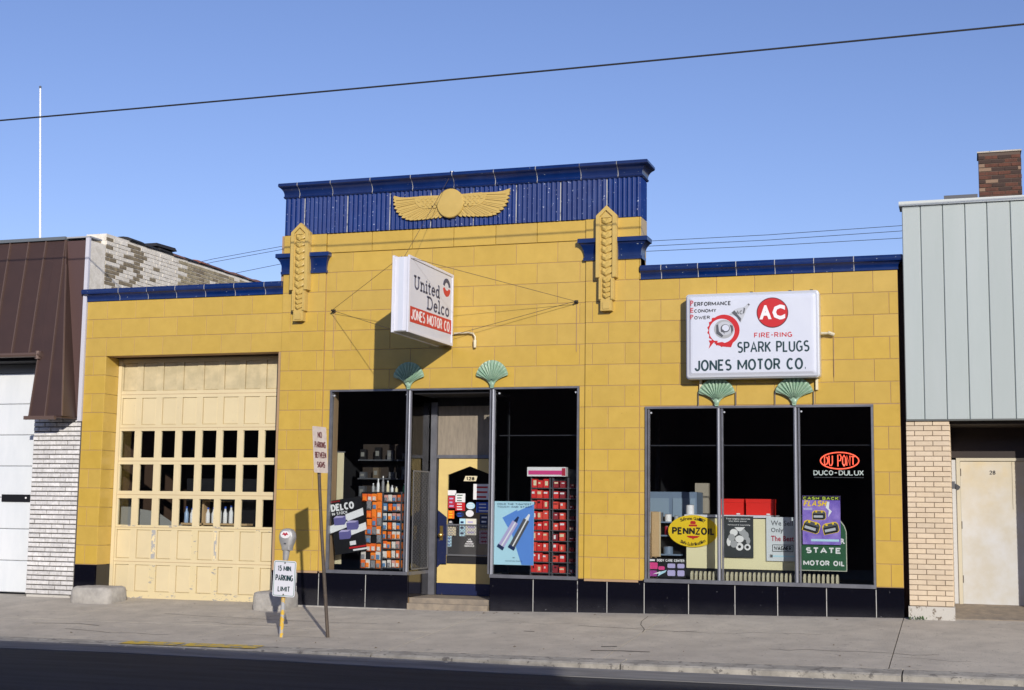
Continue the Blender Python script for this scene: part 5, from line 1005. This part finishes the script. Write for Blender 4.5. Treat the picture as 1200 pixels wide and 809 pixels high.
e = thing('cabinet', (9.7, 1.6, .09), 'blue grey cabinet standing behind the shelf in the right window', 'cabinet'); box('body', BGREY, e, 9.10, 9.86, 1.3, 1.8, .09, 1.755); box('door', mat('pale_cabinet', (.24, .32, .42), .5), e, 9.13, 9.44, 1.285, 1.299, 1.0, 1.66); box('door', mat('pale_cabinet', (.24, .32, .42), .5), e, 9.50, 9.84, 1.285, 1.299, 1.0, 1.66)
e = thing('merchandise_shelf', (9.6, .5, .09), 'dark open shelf of small goods at the left of the right window', 'shelf'); box('back_panel', BLACK, e, 9.43, 9.855, .57, .585, .09, 1.39); 
for z in (.84, 1.11, 1.30): box('shelf_board', BGREY, e, 9.43, 9.80, .40, .568, z, z + .02)
box('side_panel', CARD, e, 9.415, 9.43, .15, .58, .09, 1.46); e2 = thing('tan_board', (9.48, .14, .83), 'upright tan board standing at the left edge of the right window', 'board'); box('sheet', CARD, e2, 9.435, 9.545, .13, .15, .83, 1.455); box('edging', mat('pale_edging', (.6, .5, .34), .6), e2, 9.546, 9.56, .125, .15, .83, 1.46)
for i, (x, z, w, h, m_, lab) in enumerate(((9.60, 1.321, .10, .10, WP, 'white tin on the top shelf'), (9.72, 1.321, .06, .08, GREY, 'small grey tin on the top shelf'), (9.66, 1.131, .12, .11, WP, 'white tin on the middle shelf'), (9.60, .861, .14, .10, BGREY, 'blue box on the lowest shelf'), (9.58, 1.131, .06, .12, DRED, 'narrow dark red tin on the middle shelf'), (9.88, 1.427, .12, .13, WP, 'white carton on the counter beside the shelf'), (9.50, 1.321, .06, .12, DGREY, 'dark tin on the top shelf'))):
    e = thing('tin', (x, .47, z), lab + ' in the right window', 'tin'); MB().loft([[(x + w / 2 * math.cos(t), (.66 if z > 1.4 else .47) + w / 2 * math.sin(t), zz) for t in rng(0, 2 * math.pi, 12)[:-1]] for zz in (z, z + h)]).build('can', m_, e, smooth=True); MB().tube([(x, .66 if z > 1.4 else .47, z + h), (x, .66 if z > 1.4 else .47, z + h + .008)], w * .42, 12).build('lid', ALU, e)
e = thing('ceiling_duct', (9.9, 1.3, 1.5), 'pale tan upright duct box behind the counter in the right window', 'duct'); box('duct', mat('duct_tan', (.34, .30, .24), .6), e, 9.72, 9.93, 1.9, 2.0, 1.44, 1.90)
# shelf with bottles inside the garage
e = thing('garage_shelf', (2.1, 1.0, .09), 'wooden shelf inside the garage seen through the lowest panes', 'shelf'); box('board', CARD, e, 1.55, 2.75, .60, .80, 1.15, 1.18); box('upright', CARD, e, 1.93, 1.96, .60, .80, .09, 1.60); box('back_board', BLACK, e, 1.50, 2.9, .82, .84, .09, 1.9); box('board', CARD, e, 1.98, 2.36, .6, .8, 1.52, 1.54)
for i in range(9):
    x = 1.60 + i * .105 + (.08 if i > 2 else 0); bottle(x, .68, 1.182, random.uniform(.20, .30), .036, random.choice([mat('pale_blue_plastic', (.30, .42, .62), .4), WP, WP]), '%s pale bottle from the left on the shelf inside the garage' % ordn[i], cap=BP, group='bottles on the garage shelf')
e = thing('pane_reflection', (.7, 1.2, .09), 'flat grey shape added as the reflection in the leftmost garage panes', 'sheet'); q = MB(); q.prism([(.30, .9), (.95, .9), (1.30, .98), (1.5, 1.15), (1.3, 1.18), (1.0, 1.35), (.62, 1.40), (.60, 1.52), (.3, 1.6)], front(.75), -.01, 0); q.build('pale_sheet', mat('grey_reflection', (.26, .26, .25), .8), e)  # added flat shape imitating a reflection in the garage glass
for pts, lab in (([(.45, 1.78), (.75, 2.0), (.85, 2.05), (.80, 2.10), (.42, 2.1)], 'a'), ([(.50, 1.95), (.62, 1.75), (.72, 1.78), (.60, 2.0)], 'b')):
    pass
# stickers on the door
def DP(u, v):   # metres on the door from positions noted on the photograph of the door
    return 6.085 + (u - 145) * (.720 / 385.), 1.982 - (v - 165) * (.735 / 385.) * 1.0
stk = [((368, 238, 528, 362), WP, 'large white notice with red print at the upper right of the shop door', RED), ((146, 290, 218, 330), WP, 'small blank white sticker highest on the left of the door glass', None), ((150, 336, 208, 432), DRED, 'dark red sticker with pale bands under the blank white one', LAV),
       ((212, 315, 298, 384), WP, 'white sticker with green print left of the door centre', GRP), ((212, 386, 298, 452), RED, 'red sticker directly under the white and green one', WP), ((308, 384, 384, 440), LBP, 'pale lozenge sticker in the middle of the door glass', WP),
       ((305, 446, 374, 500), WP, 'small white square sticker under the lozenge', None), ((396, 382, 520, 465), BP, 'bright blue sticker below the large white notice', WP), ((150, 450, 205, 516), ORP, 'orange and yellow sticker at the left edge of the door glass', YP),
       ((222, 462, 290, 505), NAVY, 'dark blue oval sticker between the red and the blue notices', BP), ((252, 515, 304, 655), LBP, 'tall pale blue sticker with a dark figure', NAVY), ((306, 515, 404, 645), mat('ivory_print', (.70, .68, .58), .5), 'wide ivory notice with columns of print beside the pale blue one', LAV),
       ((142, 582, 222, 650), CREAMP, 'cream sticker at the left edge near the door knob', GREY), ((138, 655, 186, 740), LBP, 'small white and blue sticker lowest on the left', BP), ((424, 606, 508, 712), mat('rose_print', (.62, .45, .48), .5), 'rose coloured sticker lowest on the right', DRED), ((428, 480, 514, 590), NAVY, 'navy sticker with white lines at the right edge', WP), ((155, 530, 195, 575), DGREY, 'round grey sticker just above the cream one', WP)]
for (u0, v0, u1, v1), m_, lab, ac in stk:
    a0, b1 = DP(u0, v0); a1, b0 = DP(u1, v1); e = thing('window_sticker', ((a0 + a1) / 2, .79, b0), lab, 'sticker', 'stickers on the shop door'); Fk = front(.815); w, h = a1 - a0, b1 - b0
    q = MB(); q.prism(ell((a0 + a1) / 2, (b0 + b1) / 2, w / 2, h / 2, 20) if ('oval' in lab or 'lozenge' in lab or 'round' in lab) else R4(a0, b0, a1, b1), Fk, 0, .001); q.build('film', m_, e)
    if ac:
        q = MB(); n = 3 if h > .1 else 2
        for i in range(n): q.prism(R4(a0 + w * .18, b0 + h * (i + .35) / (n + .2), a1 - w * random.uniform(.18, .4), b0 + h * (i + .72) / (n + .2)), Fk, .001, .002)
        q.build('print', ac, e)
e = thing('window_sticker', (6.47, .79, 1.0), 'white triangular lettering decal low on the door glass', 'decal', 'stickers on the shop door'); Fk = front(.797); a, b = DP(345, 670)
for i, (s_, wd_) in enumerate((('WE', .05), ('HONOR', .09), ('MASTER', .13), ('SERVICE', .16))): text(s_, Fk, a - wd_ / 2, b - .03 - i * .033, a + wd_ / 2, b - .005 - i * .033, WP, e, bold=.03)
print('objects', len(bpy.data.objects), 'tris approx', sum(len(o.data.polygons) for o in bpy.data.objects if o.type == 'MESH') * 2)
